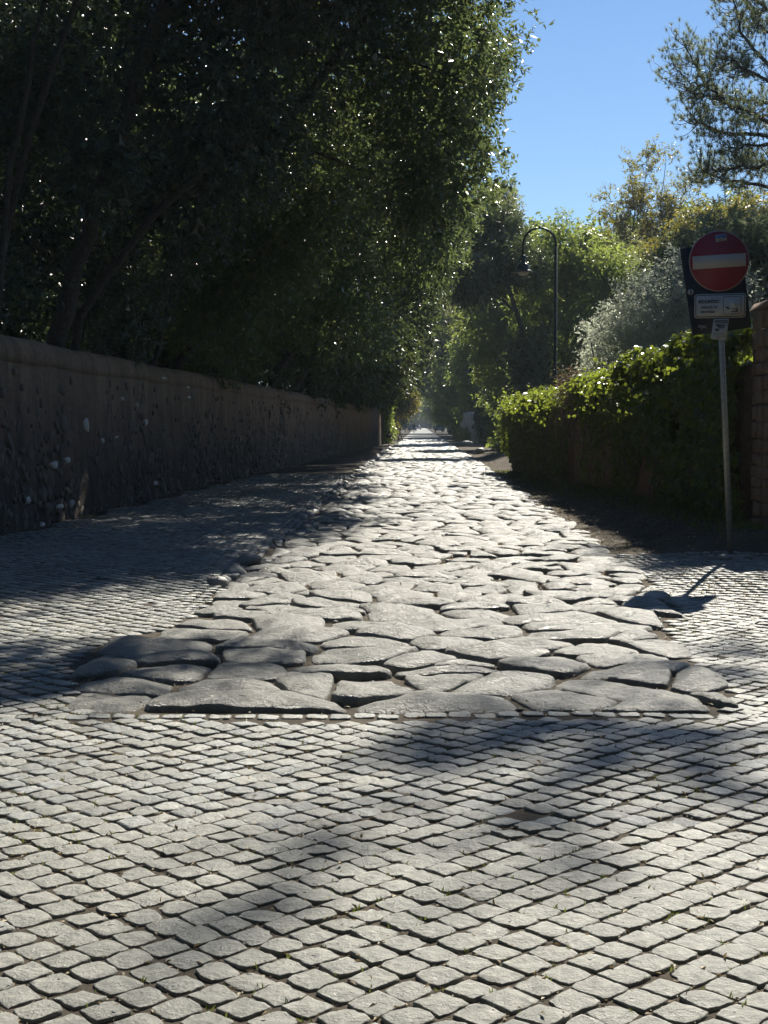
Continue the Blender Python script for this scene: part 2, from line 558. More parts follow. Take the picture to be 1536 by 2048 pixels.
def build_cobbles():
    pitch = .1205
    rng = np.random.default_rng(11)
    I, J = np.meshgrid(np.arange(-420, 420), np.arange(-420, 420))
    a = I.ravel() * pitch; b = J.ravel() * pitch
    a = a + (J.ravel() % 2) * 0.0
    # running rows at 45 degrees, bricks in a row shifted a little against the next row
    rowshift = rng.uniform(-.009, .009, 4000)
    a = a + rowshift[(J.ravel() + 2000)]
    c = math.sqrt(.5)
    x = (a - b) * c; y = (a + b) * c + 12
    # slow bend of the courses
    x = x + .05 * np.sin(y * .55 + .3) + .03 * np.sin(x * .8 + 1.1)
    y = y + .06 * np.sin(x * .6 + .8) + .03 * np.sin(y * .9)
    keep = (y > 2.4) & (y < 42) & (abs(x) < .2715 * y + .8)
    x, y = x[keep], y[keep]
    near = (y < Y_BAS - .19) & (y > 2.4)
    left = (uof(x, y) < UL(y) - .05) & (y >= Y_BAS - .19) & (x > WALLX(y) + .25 + .12 * np.sin(y * 2))
    right = (uof(x, y) > UR(y) + .05) & (y >= Y_BAS - .19) & (y < YR(x))
    keep = near | left | right
    x, y = x[keep], y[keep]
    # a straight border course along the first basalt blocks
    bx = np.arange(-2.6, 3.2, .125)
    bx = bx + rng.uniform(-.008, .008, len(bx))
    x = np.concatenate([x, bx]); y = np.concatenate([y, np.full(len(bx), Y_BAS - .075) + rng.normal(0, .014, len(bx)) + .02 * np.sin(bx * 2.3)])
    isb = np.zeros(len(x), bool); isb[-len(bx):] = True
    n = len(x)
    # a few missing cobbles
    keep = (rng.random(n) > .0015) | isb
    x, y, isb = x[keep], y[keep], isb[keep]
    n = len(x)
    z = hgt(x, y)
    order = np.argsort(y)
    vis = in_view(x, y, .03)
    chosen = set([i for i in order if vis[i]][:300])
    sets = {'near': MB(), 'far': MB()}
    far_i = []
    for i in range(n):
        th = math.pi / 4 + rng.normal(0, .04)
        th += .10 * math.cos(y[i] * .55 + .3) * .55
        if isb[i]: th = rng.normal(0, .03)
        ha = pitch / 2 - .0058 + rng.normal(0, .0026); hb = pitch / 2 - .0058 + rng.normal(0, .0026)
        if isb[i]: ha, hb = .056, .05
        fine = y[i] < 8.2
        M = 16 if fine else 8
        poly = superellipse(M, ha, hb, rng.uniform(5, 14))
        poly = poly * (1 + rng.normal(0, .022, (M, 1))) + rng.normal(0, .0012, (M, 2))
        if rng.random() < .12:                          # a knocked-off corner
            q = rng.integers(0, 4) * (M // 4) + M // 8
            poly[(q + np.arange(-1, 2)) % M] *= rng.uniform(.72, .9)
        dz = rng.normal(0, .0018) - (.0035 if rng.random() < .05 else 0)
        dome = rng.uniform(-.001, .005) if rng.random() < .8 else rng.uniform(.004, .01)
        e = rng.uniform(.7, 1.4)
        if fine:
            rings = [(1.0, -.065), (1.0, -.0056 * e), (.988, -.0018 * e), (.965, -.0004 * e), (.88, 0.0), (.5, dome * .6)]
            if i not in chosen: rings = [(1.0, -.03), (1.0, -.0056 * e), (.982, -.001 * e), (.8, dome * .3)]
        else:
            rings = [(1.0, -.03), (.985, -.003), (.94, 0.0)] if y[i] < 13 else [(1.0, -.02), (.95, 0.0)]
        V, F4, F3 = rounded_block(None, poly, rings, M)
        top = V[:, 2] > -.03
        V[top, 2] += rng.normal(0, .0009, top.sum())
        tx, ty = rng.normal(0, .026), rng.normal(0, .026)
        V[:, 2] += V[:, 0] * tx + V[:, 1] * ty
        # an uneven worn face
        f1, f2 = rng.uniform(20, 60, 2); p1 = rng.uniform(0, 6)
        V[top, 2] += .003 * np.sin(V[top, 0] * f1 + V[top, 1] * f2 + p1) * rng.random()
        cs, sn = math.cos(th), math.sin(th)
        X = V[:, 0] * cs - V[:, 1] * sn; Y = V[:, 0] * sn + V[:, 1] * cs
        W = np.column_stack([X, Y, V[:, 2]])
        p = np.array((x[i], y[i], z[i] + dz))
        if i in chosen:
            o = part('cobble', W, [F4, F3], M_COBBLE, cobbles, True)
            o.location = p
        else:
            sets['near' if fine else 'far'].add(W + p, [F4, F3])
    for k, mb in sets.items():
        if mb.n:
            o = mb.obj('cobbles', M_COBBLE, cobbles, True)
            o['kind'] = 'stuff'
    return x, y


CX, CY = build_cobbles()


def clip_poly(P, n, d):
    """keep the side n.p <= d"""
    out = []
    m = len(P)
    for i in range(m):
        a, b = P[i], P[(i + 1) % m]
        da, db = n[0] * a[0] + n[1] * a[1] - d, n[0] * b[0] + n[1] * b[1] - d
        if da <= 0: out.append(a)
        if (da < 0 and db > 0) or (da > 0 and db < 0):
            t = da / (da - db)
            out.append((a[0] + (b[0] - a[0]) * t, a[1] + (b[1] - a[1]) * t))
    return out


def smooth_poly(P, M, it=2, q=.22):
    P = np.array(P)
    for _ in range(it):
        Q = np.roll(P, -1, 0)
        P = np.stack([P * (1 - q) + Q * q, P * q + Q * (1 - q)], 1).reshape(-1, 2)
    L = np.linalg.norm(np.roll(P, -1, 0) - P, axis=1)
    s = np.concatenate([[0], np.cumsum(L)])
    PP = np.vstack([P, P[:1]])
    t = np.linspace(0, s[-1], M, endpoint=False)
    return np.stack([np.interp(t, s, PP[:, 0]), np.interp(t, s, PP[:, 1])], -1)


BAS_EDGE = []


def build_basalt():
    rng = np.random.default_rng(23)
    cw, cd = .53, .45
    pts = []
    row = 0
    y = Y_BAS + .27
    while y < 150:
        off = (row % 2) * cw * .5 + rng.uniform(-.12, .12)
        x0 = -2.9 + off
        k = 1.08 if y < 11 else (.9 if y < 60 else 1.2)
        while x0 < 3.4:
            w = cw * k * rng.uniform(.72, 1.32)
            if rng.random() > .09:
                pts.append((x0 + w * .5 + rng.normal(0, .08), y + rng.normal(0, .12)))
            if rng.random() < .16:
                pts.append((x0 + w * rng.uniform(.2, .8), y + cd * rng.uniform(-.5, .5)))
            x0 += w
        y += cd * k * rng.uniform(.86, 1.14)
        row += 1
    P = np.array(pts)                                   # (u, y)
    n = len(P)
    stones = []
    for i in range(n):
        u, y = P[i]
        ul, ur = UL(y), UR(y)
        if u < ul - .25 or u > ur + .25: continue
        near = np.where((abs(P[:, 1] - y) < 1.6) & (abs(P[:, 0] - u) < 1.6))[0]
        poly = [(u - .8, y - .8), (u + .8, y - .8), (u + .8, y + .8), (u - .8, y + .8)]
        gap = rng.uniform(.007, .022)
        for j in near:
            if j == i: continue
            dx, dy = P[j, 0] - u, P[j, 1] - y
            L = math.hypot(dx, dy)
            if L < 1e-4: continue
            nx, ny = dx / L, dy / L
            d = nx * (u + P[j, 0]) / 2 + ny * (y + P[j, 1]) / 2 - gap
            poly = clip_poly(poly, (nx, ny), d)
            if len(poly) < 3: break
        if len(poly) < 3: continue
        a = rng.uniform(-.25, .25)
        poly = clip_poly(poly, (-math.cos(a), math.sin(a) * .6), -math.cos(a) * (ul + rng.uniform(-.10, .10)) + math.sin(a) * .6 * y)
        a = rng.uniform(-.25, .25)
        poly = clip_poly(poly, (math.cos(a), math.sin(a) * .6), math.cos(a) * (ur + rng.uniform(-.10, .14)) + math.sin(a) * .6 * y) if len(poly) > 2 else poly
        if len(poly) < 3: continue
        poly = clip_poly(poly, (0, -1), -(Y_BAS + rng.uniform(0.0, .05)))
        if len(poly) < 3: continue
        A = np.array(poly)
        if np.ptp(A[:, 0]) < .1 or np.ptp(A[:, 1]) < .09: continue
        stones.append((y, A))
    stones.sort(key=lambda s: s[0])
    rest = MB()
    cnt = 0
    for y, A in stones:
        fine = y < 34 and (cnt < 300 or y < 12)
        M = 28 if y < 16 else (20 if fine else 12)
        Q = smooth_poly(A, M, 2, .09)
        c = Q.mean(0)
        size = np.sqrt(np.ptp(Q[:, 0]) * np.ptp(Q[:, 1]))
        cx, cyy = c[0] + SLOPE * c[1], c[1]
        rel = Q - c
        BAS_EDGE.append(np.column_stack([Q[:, 0] + SLOPE * Q[:, 1], Q[:, 1]]))
        rel = rel * (1 + vnoise(rel * 9 + c, 1.0, 5)[:, None] * .05 + rng.normal(0, .013, (len(rel), 1)))
        H = rng.uniform(.006, .028) * (.7 if y < Y_BAS + .5 else 1)
        dm = rng.uniform(.007, .034) * min(1.3, size / .45)
        sh = rng.uniform(.75, 1.25)
        if fine:
            rings = [(1.0, -.10), (1.0, H - .034 * sh), (.982, H - .016 * sh), (.945, H - .0045 * sh), (.86, H + dm * .12), (.73, H + dm * .38), (.58, H + dm * .62), (.4, H + dm * .85), (.2, H + dm)]
        else:
            rings = [(1.0, -.10), (.995, H - .03), (.92, H - .004), (.45, H + dm)]
        V, F4, F3 = rounded_block(None, rel, rings, M)
        top = V[:, 2] > -.09
        wp = V[top, :2] + c
        V[top, 2] += .011 * vnoise(wp, 5.0, 31) + .010 * vnoise(wp, 12.0, 32) + .004 * vnoise(wp, 30.0, 33) + rng.normal(0, .0014, top.sum())
        tx, ty = rng.normal(0, .03), rng.normal(0, .036)
        if y < Y_BAS + .8:                              # the first rows lie nearly flush with the setts
            tx, ty = tx * .35, ty * .35
            V[top, 2] -= .012
        V[:, 2] += V[:, 0] * tx + V[:, 1] * ty
        z0 = float(hgt(cx, cyy))
        p = np.array((cx, cyy, z0 + rng.normal(0, .007)))
        vis = in_view(cx, cyy, .15)
        if vis and cnt < 300:
            o = part('basalt_block', V, [F4, F3], M_BASALT, basalt, True)
            o.location = p
            cnt += 1
        else:
            rest.add(V + p, [F4, F3])
    o = rest.obj('basalt_blocks', M_BASALT, basalt, True)
    o['kind'] = 'stuff'
    # the paving goes on to the end of the view
    ys = np.linspace(150, 640, 80)
    V = np.vstack([np.column_stack([UL(ys) + SLOPE * ys, ys, np.full(80, .03)]), np.column_stack([UR(ys) + SLOPE * ys, ys, np.full(80, .03)])])
    i = np.arange(79)
    o = part('far_paving', V, np.stack([i, i + 80, i + 81, i + 1], -1), M_FARROAD, basalt)


build_basalt()


def blob_rock(rng, r, M=10, seed=0):
    """a rough boulder"""
    th = np.linspace(0, 2 * math.pi, M, endpoint=False)
    V = []
    lat = [-.9, -.35, .2, .7, 1.1]
    for la in lat:
        V.append(np.column_stack([np.cos(th) * math.cos(la), np.sin(th) * math.cos(la), np.full(M, math.sin(la))]))
    V = np.vstack(V + [np.array([[0, 0, 1.0]])])
    V = V * (1 + .30 * vnoise(V * 1.0 + rng.uniform(-9, 9, 3), 1.6, 77)[:, None] + .12 * vnoise(V + rng.uniform(-9, 9, 3), 5, 78)[:, None])
    V = V * np.asarray(r)
    j = np.arange(M); k = (j + 1) % M
    F4 = np.vstack([np.stack([q * M + j, q * M + k, (q + 1) * M + k, (q + 1) * M + j], -1) for q in range(len(lat) - 1)])
    F3 = np.stack([(len(lat) - 1) * M + j, (len(lat) - 1) * M + k, np.full(M, len(lat) * M)], -1)
    a = rng.uniform(0, 6.28)
    c, s = math.cos(a), math.sin(a)
    return V, F4, F3


def build_kerb():
    rng = np.random.default_rng(5)
    k = thing('kerb', None, None, (0, 0, 0), kind='structure')
    y = 13.2
    while y < 95:
        w = rng.choice([.07, .09, .115], p=[.35, .4, .25]) * rng.uniform(.8, 1.2) * (1 if y < 45 else 1.5)
        x = UL(y) + SLOPE * y - .12 + rng.normal(0, .035)
        V, F4, F3 = blob_rock(rng, (w * rng.uniform(.7, 1.2), w * rng.uniform(.9, 1.5), w * rng.uniform(.5, .9)))
        o = part('kerb_stone', V, [F4, F3], M_KERB, k, False)
        o.location = (x, y, float(hgt(x, y)) + w * rng.uniform(-.45, .0))
        o.rotation_euler = (rng.uniform(-.3, .3), rng.uniform(-.3, .3), rng.uniform(0, 6.28))
        y += w * rng.uniform(1.5, 3.2) + (rng.uniform(.3, 1.2) if rng.random() < .3 else 0)
    return k


build_kerb()

# ------------------------------------------------------------------ left boundary wall
WH = 2.73


def build_left_wall():
    rng = np.random.default_rng(3)
    base = np.array((WALLX(20.0), 20.0, 0))
    w = thing('boundary_wall', 'long weathered plaster and rubble wall with rounded coping along the left verge', 'wall', tuple(base))
    ys = np.arange(12.5, 106.01, .17)
    zs = np.concatenate([np.linspace(-.15, 2.36, 22)])
    Yg, Zg = np.meshgrid(ys, zs, indexing='ij')
    Xg = WALLX(Yg) + .06 * (1 - Zg / 2.5)
    P = np.stack([Xg.ravel(), Yg.ravel(), Zg.ravel()], -1)
    bare = 1 - ss(1.0, 1.9, Zg.ravel() + .4 * vnoise(P, .8, 2))
    P[:, 0] += .022 * vnoise(P, 1.6, 91) + .016 * vnoise(P, 6, 92) * (0.4 + bare) + .012 * vnoise(P, 13, 93) * bare
    ny, nz = len(ys), len(zs)
    i = np.arange(ny - 1)[:, None] * nz; j = np.arange(nz - 1)[None, :]
    F = np.stack([i + j, i + j + 1, i + nz + j + 1, i + nz + j], -1).reshape(-1, 4)[:, ::-1]
    mb = MB().add(P, F)
    # back, ends
    Pb = P.copy(); Pb[:, 0] = WALLX(Pb[:, 1]) - .5
    mb.add(Pb, F[:, ::-1])
    for e in (0, ny - 1):
        q = np.arange(nz)
        V = np.vstack([P[e * nz + q], Pb[e * nz + q]])
        f = np.stack([q[:-1], q[1:], q[1:] + nz, q[:-1] + nz], -1)
        mb.add(V, f if e else f[:, ::-1])
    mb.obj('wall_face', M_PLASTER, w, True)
    # rounded coping
    ys2 = np.arange(12.45, 106.06, .3)
    th = np.linspace(0, math.pi, 13)
    prof = np.column_stack([-.235 + .25 * np.cos(th), 2.46 + .27 * np.sin(th)])
    prof = np.vstack([[.012, 2.34], prof, [-.5, 2.34]])
    n = len(prof)
    V = np.stack([WALLX(ys2)[:, None] + prof[None, :, 0], np.repeat(ys2[:, None], n, 1), np.repeat(prof[None, :, 1], len(ys2), 0)], -1).reshape(-1, 3)
    nv = vnoise(V, 1.1, 44); V[:, 2] += .025 * nv + .014 * vnoise(V, 5, 46); V[:, 0] += .014 * vnoise(V, 2.5, 45) + .01 * vnoise(V, 6, 47)
    i = np.arange(len(ys2) - 1)[:, None] * n; j = np.arange(n)[None, :]; k = (j + 1) % n
    F = np.stack([i + j, i + n + j, i + n + k, i + k], -1).reshape(-1, 4)
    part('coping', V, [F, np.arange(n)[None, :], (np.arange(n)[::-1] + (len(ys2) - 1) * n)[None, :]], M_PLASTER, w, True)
    # plastered pilaster at the far end
    mb = MB().box((WALLX(106) - .55, 106.0, -.1), (WALLX(106) + .2, 106.8, 2.85), .04)
    mb.obj('end_pilaster', M_PALE if False else M_MORTAR, w)
    # rubble stones standing out of the mortar
    cand = []
    tries = 0
    cells = {}
    while len(cand) < 1700 and tries < 40000:
        tries += 1
        y = 13 + 60 * rng.random() ** 1.6
        z = rng.uniform(.02, 2.25)
        if rng.random() > (1 - .9 * float(ss(.7, 1.9, np.array(z + .35 * math.sin(y * .9) + .2 * math.sin(y * 2.3))))): continue
        r = rng.uniform(.04, .1) if rng.random() < .8 else rng.uniform(.1, .17)
        key = (int(y / .3), int(z / .3)); ok = True
        for dy in (-1, 0, 1):
            for dz in (-1, 0, 1):
                for (y2, z2, r2) in cells.get((key[0] + dy, key[1] + dz), ()):
                    if (y - y2) ** 2 + (z - z2) ** 2 < (.8 * (r + r2)) ** 2: ok = False
        if not ok: continue
        cells.setdefault(key, []).append((y, z, r)); cand.append((y, z, r))
    def vis(y, z): return y > 18.6
    cand.sort(key=lambda c: (-1 if c[0] > 18.9 else 1) * c[2] / c[0])
    rest = MB()

    def stone(y, z, ry, rz, pr, M=9):
        th = np.linspace(0, 2 * math.pi, M, endpoint=False) + rng.uniform(0, 1)
        rr = 1 + rng.normal(0, .2, M)
        a = np.cos(th) * ry * rr; b = np.sin(th) * rz * rr
        V = []
        for s, d in ((1.05, -.05), (1.0, .35 * pr), (.8, pr)):
            V.append(np.column_stack([np.full(M, d), a * s, b * s]))
        V = np.vstack(V + [np.array([[pr * 1.05, 0, 0]])])
        V[:, 0] += rng.normal(0, .004, len(V)) + V[:, 1] * rng.normal(0, .1) + V[:, 2] * rng.normal(0, .1)
        j = np.arange(M); k = (j + 1) % M
        F4 = np.vstack([np.stack([q * M + j, q * M + k, (q + 1) * M + k, (q + 1) * M + j], -1) for q in range(2)])
        F3 = np.stack([2 * M + j, 2 * M + k, np.full(M, 3 * M)], -1)
        return V, F4, F3
    n_ind = 0
    for y, z, r in cand:
        V, F4, F3 = stone(y, z, r * rng.uniform(.8, 1.25), r * rng.uniform(.7, 1.05), rng.uniform(.012, .038))
        p = np.array((WALLX(y) + .06 * (1 - z / 2.5) - .004, y, z))
        if n_ind < 285 and y > 18.9:
            o = part('stone', V, [F4, F3], M_RUBBLE, w, False, False)
            o.location = p - base
            n_ind += 1
        else:
            rest.add(V + p, [F4, F3])
    o = rest.obj('rubble', M_RUBBLE, w, False); o['kind'] = 'stuff'
    # pale pieces of reused marble let into the masonry (pixel, pixel, width, height)
    for px, py, wd, ht in ((178, 851, 12, 30), (278, 812, 9, 13), (295, 846, 9, 12), (135, 920, 14, 12), (110, 930, 17, 15), (207, 881, 5, 9), (333, 756, 5, 5), (249, 798, 5, 8), (82, 1053, 9, 18), (54, 1000, 9, 14), (142, 1008, 8, 16), (262, 1020, 9, 12), (116, 1012, 12, 10), (235, 874, 10, 6), (381, 795, 4, 5), (380, 775, 5, 5), (310, 966, 6, 12)):
        a = (px - 768) / FPX
        y = (-5.11 - 18.9 * .0561 + .05) / (a - .0561)
        pt = at(px, py, y)
        sy = wd * y / FPX / abs(a) * .5 * .9
        V, F4, F3 = stone(y, pt[2], min(.22, sy), ht * y / FPX * .55, .03, 7)
        o = part('marble_piece', V, [F4, F3], M_PALE, w, False, False)
        o.location = np.array((WALLX(y) + .06 * (1 - pt[2] / 2.5), y, pt[2])) - base
    return w


build_left_wall()


# ------------------------------------------------------------------ foliage machinery
def leaves(rng, P, D, Nn, L, W, fold=.18):
    """four-vertex folded leaves. P base, D direction, Nn rough normal, L,W arrays"""
    D = nrm(D)
    S = nrm(np.cross(D, Nn))
    Nn = np.cross(S, D)
    L = L[:, None]; W = W[:, None]
    mid = P + D * L * .45
    up = Nn * W * fold
    tip = P + D * L - Nn * L * .08
    V = np.stack([P, mid + S * W * .5 + up, tip, mid - S * W * .5 + up], 1).reshape(-1, 3)
    i = np.arange(len(P))[:, None] * 4
    F = np.concatenate([i + np.array([[0, 1, 2]]), i + np.array([[0, 2, 3]])], 0)
    return V, F


def crown_points(rng, blobs, n, shell=.4, lump=.24, lf=1.3, gap=-.35, gf=.9, seed=1):
    C = np.array([b[0] for b in blobs], dtype=float); R = np.array([b[1] for b in blobs], dtype=float)
    area = (R[:, 0] * R[:, 1] + R[:, 0] * R[:, 2] + R[:, 1] * R[:, 2])
    idx = rng.choice(len(blobs), n, p=area / area.sum())
    d = nrm(rng.normal(size=(n, 3)))
    r = 1 - shell * rng.random(n) ** 1.3
    k = 1 + lump * vnoise(d * 2.2 + C[idx] * .7, lf, seed) + lump * .5 * vnoise(d * 5 + C[idx], lf, seed + 1)
    P = C[idx] + d * R[idx] * (r * k)[:, None]
    N = nrm(d / R[idx])
    keep = vnoise(P, gf, seed + 5) > gap
    return P[keep], N[keep]


def foliage(rng, P, N, per, ll, lw, tl, droop=.25, spread=.9, up=.15, out=.7):
    """leaves along short twigs that start at P and head outwards"""
    n = len(P)
    D = nrm(N * out + rng.normal(size=(n, 3)) * .55 + np.array((0, 0, up)))
    t = np.tile(np.linspace(.15, 1, per), n)
    Pi = np.repeat(P, per, 0); Di = np.repeat(D, per, 0)
    m = len(Pi)
    ln = tl * np.repeat(rng.uniform(.6, 1.3, n), per)
    base = Pi + Di * (t * ln)[:, None] + rng.normal(size=(m, 3)) * tl * .06
    rnd = rng.normal(size=(m, 3))
    perp = nrm(rnd - (rnd * Di).sum(1)[:, None] * Di)
    d = nrm(Di * .55 + perp * spread + np.array((0, 0, -droop)))
    nn = nrm(np.array((0, 0, .7)) + rng.normal(size=(m, 3)) * .6)
    L = ll * rng.uniform(.65, 1.25, m); W = lw * rng.uniform(.7, 1.2, m)
    return leaves(rng, base, d, nn, L, W)


def limb_path(a, b, rng, sag=.0, n=7, wob=.12):
    a = np.asarray(a, float); b = np.asarray(b, float)
    t = np.linspace(0, 1, n)[:, None]
    p = a + (b - a) * t
    L = np.linalg.norm(b - a)
    p = p + np.sin(t * math.pi) * np.array((0, 0, sag * L))
    w = rng.normal(0, wob * L / n, (n, 3)); w[0] = 0; w[-1] = 0
    return p + w


def make_tree(name, label, cat, base, trunks, limbs, blobs, n_twig, per, ll, lw, tl, lmat, bmat, seed, group=None, inner=0, inner_size=.3,
              gap=-.35, lump=.24, shell=.4, gf=.9, droop=.25, twig_wood=0):
    rng = np.random.default_rng(seed)
    n_twig = int(n_twig * .74); inner = int(inner * .8); ll *= 1.07; lw *= 1.08
    t = thing(name, label, cat, base, group)
    for pts, r0, r1 in trunks:
        pts = np.asarray(pts, float)
        nn = len(pts)
        # refine the path
        s = np.linspace(0, nn - 1, nn * 4 - 3)
        q = np.stack([np.interp(s, np.arange(nn), pts[:, k]) for k in range(3)], -1)
        q[1:-1] += rng.normal(0, r0 * .18, (len(q) - 2, 3))
        MB().tube(q, np.linspace(r0, r1, len(q)) * (1 + rng.normal(0, .06, len(q))), 9).obj('trunk', bmat, t, True)
    for a, b, r0, r1 in limbs:
        q = limb_path(a, b, rng, rng.uniform(-.03, .1))
        MB().tube(q, np.linspace(r0, r1, len(q)), 6).obj('limb', bmat, t, True)
    P, N = crown_points(rng, blobs, n_twig, shell, lump, 1.3, gap, gf, seed)
    V, F = foliage(rng, P, N, per, ll, lw, tl, droop)
    mb = MB().add(V, F)
    if inner:
        P, N = crown_points(rng, [(c, np.array(r) * .7) for c, r in blobs], inner, .8, lump, 1.3, -9, gf, seed)
        V, F = foliage(rng, P, N, 3, inner_size, inner_size * .55, inner_size, droop)
        mb.add(V, F)
    mb.obj('crown', lmat, t)
    return t


# ------------------------------------------------------------------ trees behind the left wall
def left_row():
    G = 'dark trees along the left wall'
    B = M_BARK
    wx = WALLX
    ords = ['nearest', 'second', 'third', 'fourth', 'fifth', 'sixth', 'seventh', 'eighth', 'ninth', 'tenth', 'eleventh']

    def lab(s): return s
    # nearest: its crown is mostly above the frame
    make_tree('laurel_tree', 'nearest dark laurel tree behind the left wall, thin upright stems at the left frame edge', 'tree', (-7.2, 21.5, 0),
              [([(-7.2, 21.5, 0), (-6.9, 21.7, 3), (-6.3, 21.8, 6), (-5.6, 21.5, 9)], .13, .06),
               ([(-6.2, 22.2, 0), (-6.05, 22.2, 3), (-5.8, 22.3, 5.5), (-5.2, 22.2, 8)], .08, .04),
               ([(-6.6, 22.6, 0), (-6.3, 22.6, 3), (-5.6, 22.6, 6), (-4.6, 22.5, 8.5)], .09, .04)],
              [((-5.6, 21.5, 8.6), (-1.2, 20.6, 10.2), .08, .03), ((-5.2, 22.2, 8), (-2, 22.5, 9.6), .06, .02), ((-6.3, 21.8, 6), (-8.5, 22, 8), .05, .02)],
              [((-5.5, 21.5, 10.2), (3.2, 2.6, 1.9)), ((-1.6, 20.6, 10.6), (2.0, 1.6, 1.3)), ((1.9, 20.3, 10.6), (1.5, 1.1, .8)), ((-7.5, 22, 7), (1.9, 2, 2.2)), ((-6.4, 23.5, 3.6), (1.0, 1.3, .9)), ((-8.2, 22.5, 4.5), (1.6, 1.6, 1.6))],
              9500, 8, .11, .042, .3, L_LAUREL, B, 101, G, 3500, .22, gap=-.25)
    make_tree('laurel_tree', 'dark laurel tree with a thick pale leaning trunk above the left wall', 'tree', (-6.0, 24.8, 0),
              [([(-6.0, 24.8, 0), (-5.75, 24.6, 2.6), (-5.25, 24.3, 4.2), (-4.5, 24.1, 6.2), (-3.6, 24.2, 8.6)], .2, .12),
               ([(-5.9, 25.0, 0), (-5.3, 24.9, 3.4), (-4.3, 24.6, 4.7), (-2.9, 24.4, 6.0)], .09, .05)],
              [((-3.6, 24.2, 8.6), (-1.0, 25, 11), .1, .03), ((-4.5, 24.1, 6.2), (-5.8, 25, 8.8), .07, .03), ((-2.9, 24.4, 6), (-1.6, 25, 7.2), .05, .02)],
              [((-3.6, 25.6, 8.6), (2.6, 2.2, 2.6)), ((-1.2, 25.8, 9.9), (2.2, 2.2, 2.4)), ((-4.2, 26.2, 5.7), (1.9, 1.6, 1.5)), ((-2.6, 25.2, 6.5), (1.4, 1.4, 1.2)), ((-4.6, 23.2, 5.6), (.8, .6, .8)), ((-5.6, 23.4, 7.0), (1.2, .7, 1.2)), ((-6.3, 25.6, 4.6), (1.5, 1.2, 1.6)), ((-6.3, 26.5, 8), (2.2, 2, 2.8)), ((-2.5, 25, 12), (3, 2.5, 1.8)), ((.6, 25.4, 11.0), (1.9, 2.0, 1.5)), ((1.3, 26.2, 10.4), (1.5, 1.8, 1.1)), ((1.5, 28.4, 12.6), (1.7, 2.2, 1.4)), ((.2, 30.6, 12.6), (2, 2.2, 1.5)), ((-.6, 24.0, 10.2), (1.8, 1.6, 1.2)), ((-5.2, 26.6, 3.7), (1.1, 1.6, 1.0))],
              17000, 8, .115, .045, .3, L_LAUREL, B, 102, G, 8000, .24, gap=-.75)
    make_tree('laurel_tree', 'dark laurel tree whose long bare trunk leans right over the verge', 'tree', (-5.7, 29.5, 0),
              [([(-5.7, 29.5, 0), (-5.0, 29.3, 3.4), (-3.6, 28.8, 6.0), (-2.3, 28.4, 7.0), (-1.0, 28.2, 8.6), (.4, 28.2, 10.4)], .15, .07),
               ([(-5.2, 29.9, 0), (-4.85, 29.9, 2.6), (-4.55, 29.8, 3.7), (-4.2, 30, 5.2)], .07, .04)],
              [((-1.0, 28.2, 8.6), (1.6, 28.3, 8.2), .05, .02), ((-2.3, 28.4, 7.0), (-.2, 29, 6.6), .05, .02), ((.4, 28.2, 10.4), (1.3, 28.2, 12.6), .05, .02)],
              [((.85, 28.6, 8.6), (1.95, 2.0, 2.7)), ((.5, 28.6, 11.6), (2.1, 2.2, 2.2)), ((-1.8, 30, 9.6), (2.4, 2.2, 3)), ((1.05, 28.9, 6.3), (1.5, 1.5, 1.25)), ((-2.2, 30.5, 6.0), (2.2, 1.8, 2.0)), ((-3.6, 31, 4.6), (1.6, 1.8, 1.6)), ((-1.2, 28, 13.4), (2.4, 2.4, 1.6))],
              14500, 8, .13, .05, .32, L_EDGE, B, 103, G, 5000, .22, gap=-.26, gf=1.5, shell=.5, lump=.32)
    spec = [  # y, right reach, z low at the right, top, leaf scale, twigs
        (34.5, 3.05, 5.6, 11.4, 1.15, 9500), (40.5, 2.9, 5.5, 11.8, 1.3, 8500), (48, 2.75, 5.5, 12.5, 1.5, 7500), (57, 2.8, 5.6, 13, 1.8, 6000),
        (67, 3.1, 5.5, 13, 2.1, 5200), (78, 3.5, 5.3, 13, 2.4, 4600), (90, 3.4, 4.7, 13, 2.7, 4200), (102, 3.2, 4.4, 13, 3.0, 3800)]
    for q, (y, xr, zl, zt, ls, nt) in enumerate(spec):
        r = random.Random(q + 50)
        bx = wx(y) - 1.2
        blobs = []
        mid = (zl + zt) / 2
        blobs.append(((xr - 1.5, y, mid + 1.3), (1.5, 2.2, (zt - zl) / 2 * .8)))
        blobs.append(((xr - 1.7, y + .8, zl + 1.25), (1.25, 1.8, 1.3)))
        blobs.append((((xr + bx) / 2 - .3, y + 1, mid), (2.1, 2.6, (zt - zl) / 2)))
        blobs.append((((xr + bx) / 2 - .2, y + 2, 4.9), (2.0, 2.2, 1.7)))
        blobs.append(((bx + .6, y + 1.5, 4.2), (1.5, 2.8, 1.9)))
        blobs.append(((bx - .4, y + 1, 8), (2.2, 2.8, 3.2)))
        blobs.append((((xr + bx) / 2 - 1.0, y + 3.2, 8.6), (1.9, 2.4, 2.6)))
        tr = [([(bx, y, 0), (bx + .4 + r.uniform(-.3, .5), y, 3), ((bx + xr) / 2 - .5, y, 6.5), (xr - 1.6, y, mid + 1.5)], .17, .06),
              ([(bx - .3, y + 1.4, 0), (bx - .1, y + 1.5, 3.2), (bx + .8, y + 1.6, 6.5)], .12, .06)]
        lb = [(((bx + xr) / 2 - .5, y, 6.5), (xr - 1.2, y + .5, zl + 1.4), .06, .02), ((bx + .8, y + 1.6, 6.5), (bx - .8, y + 1.8, 9.5), .06, .02)]
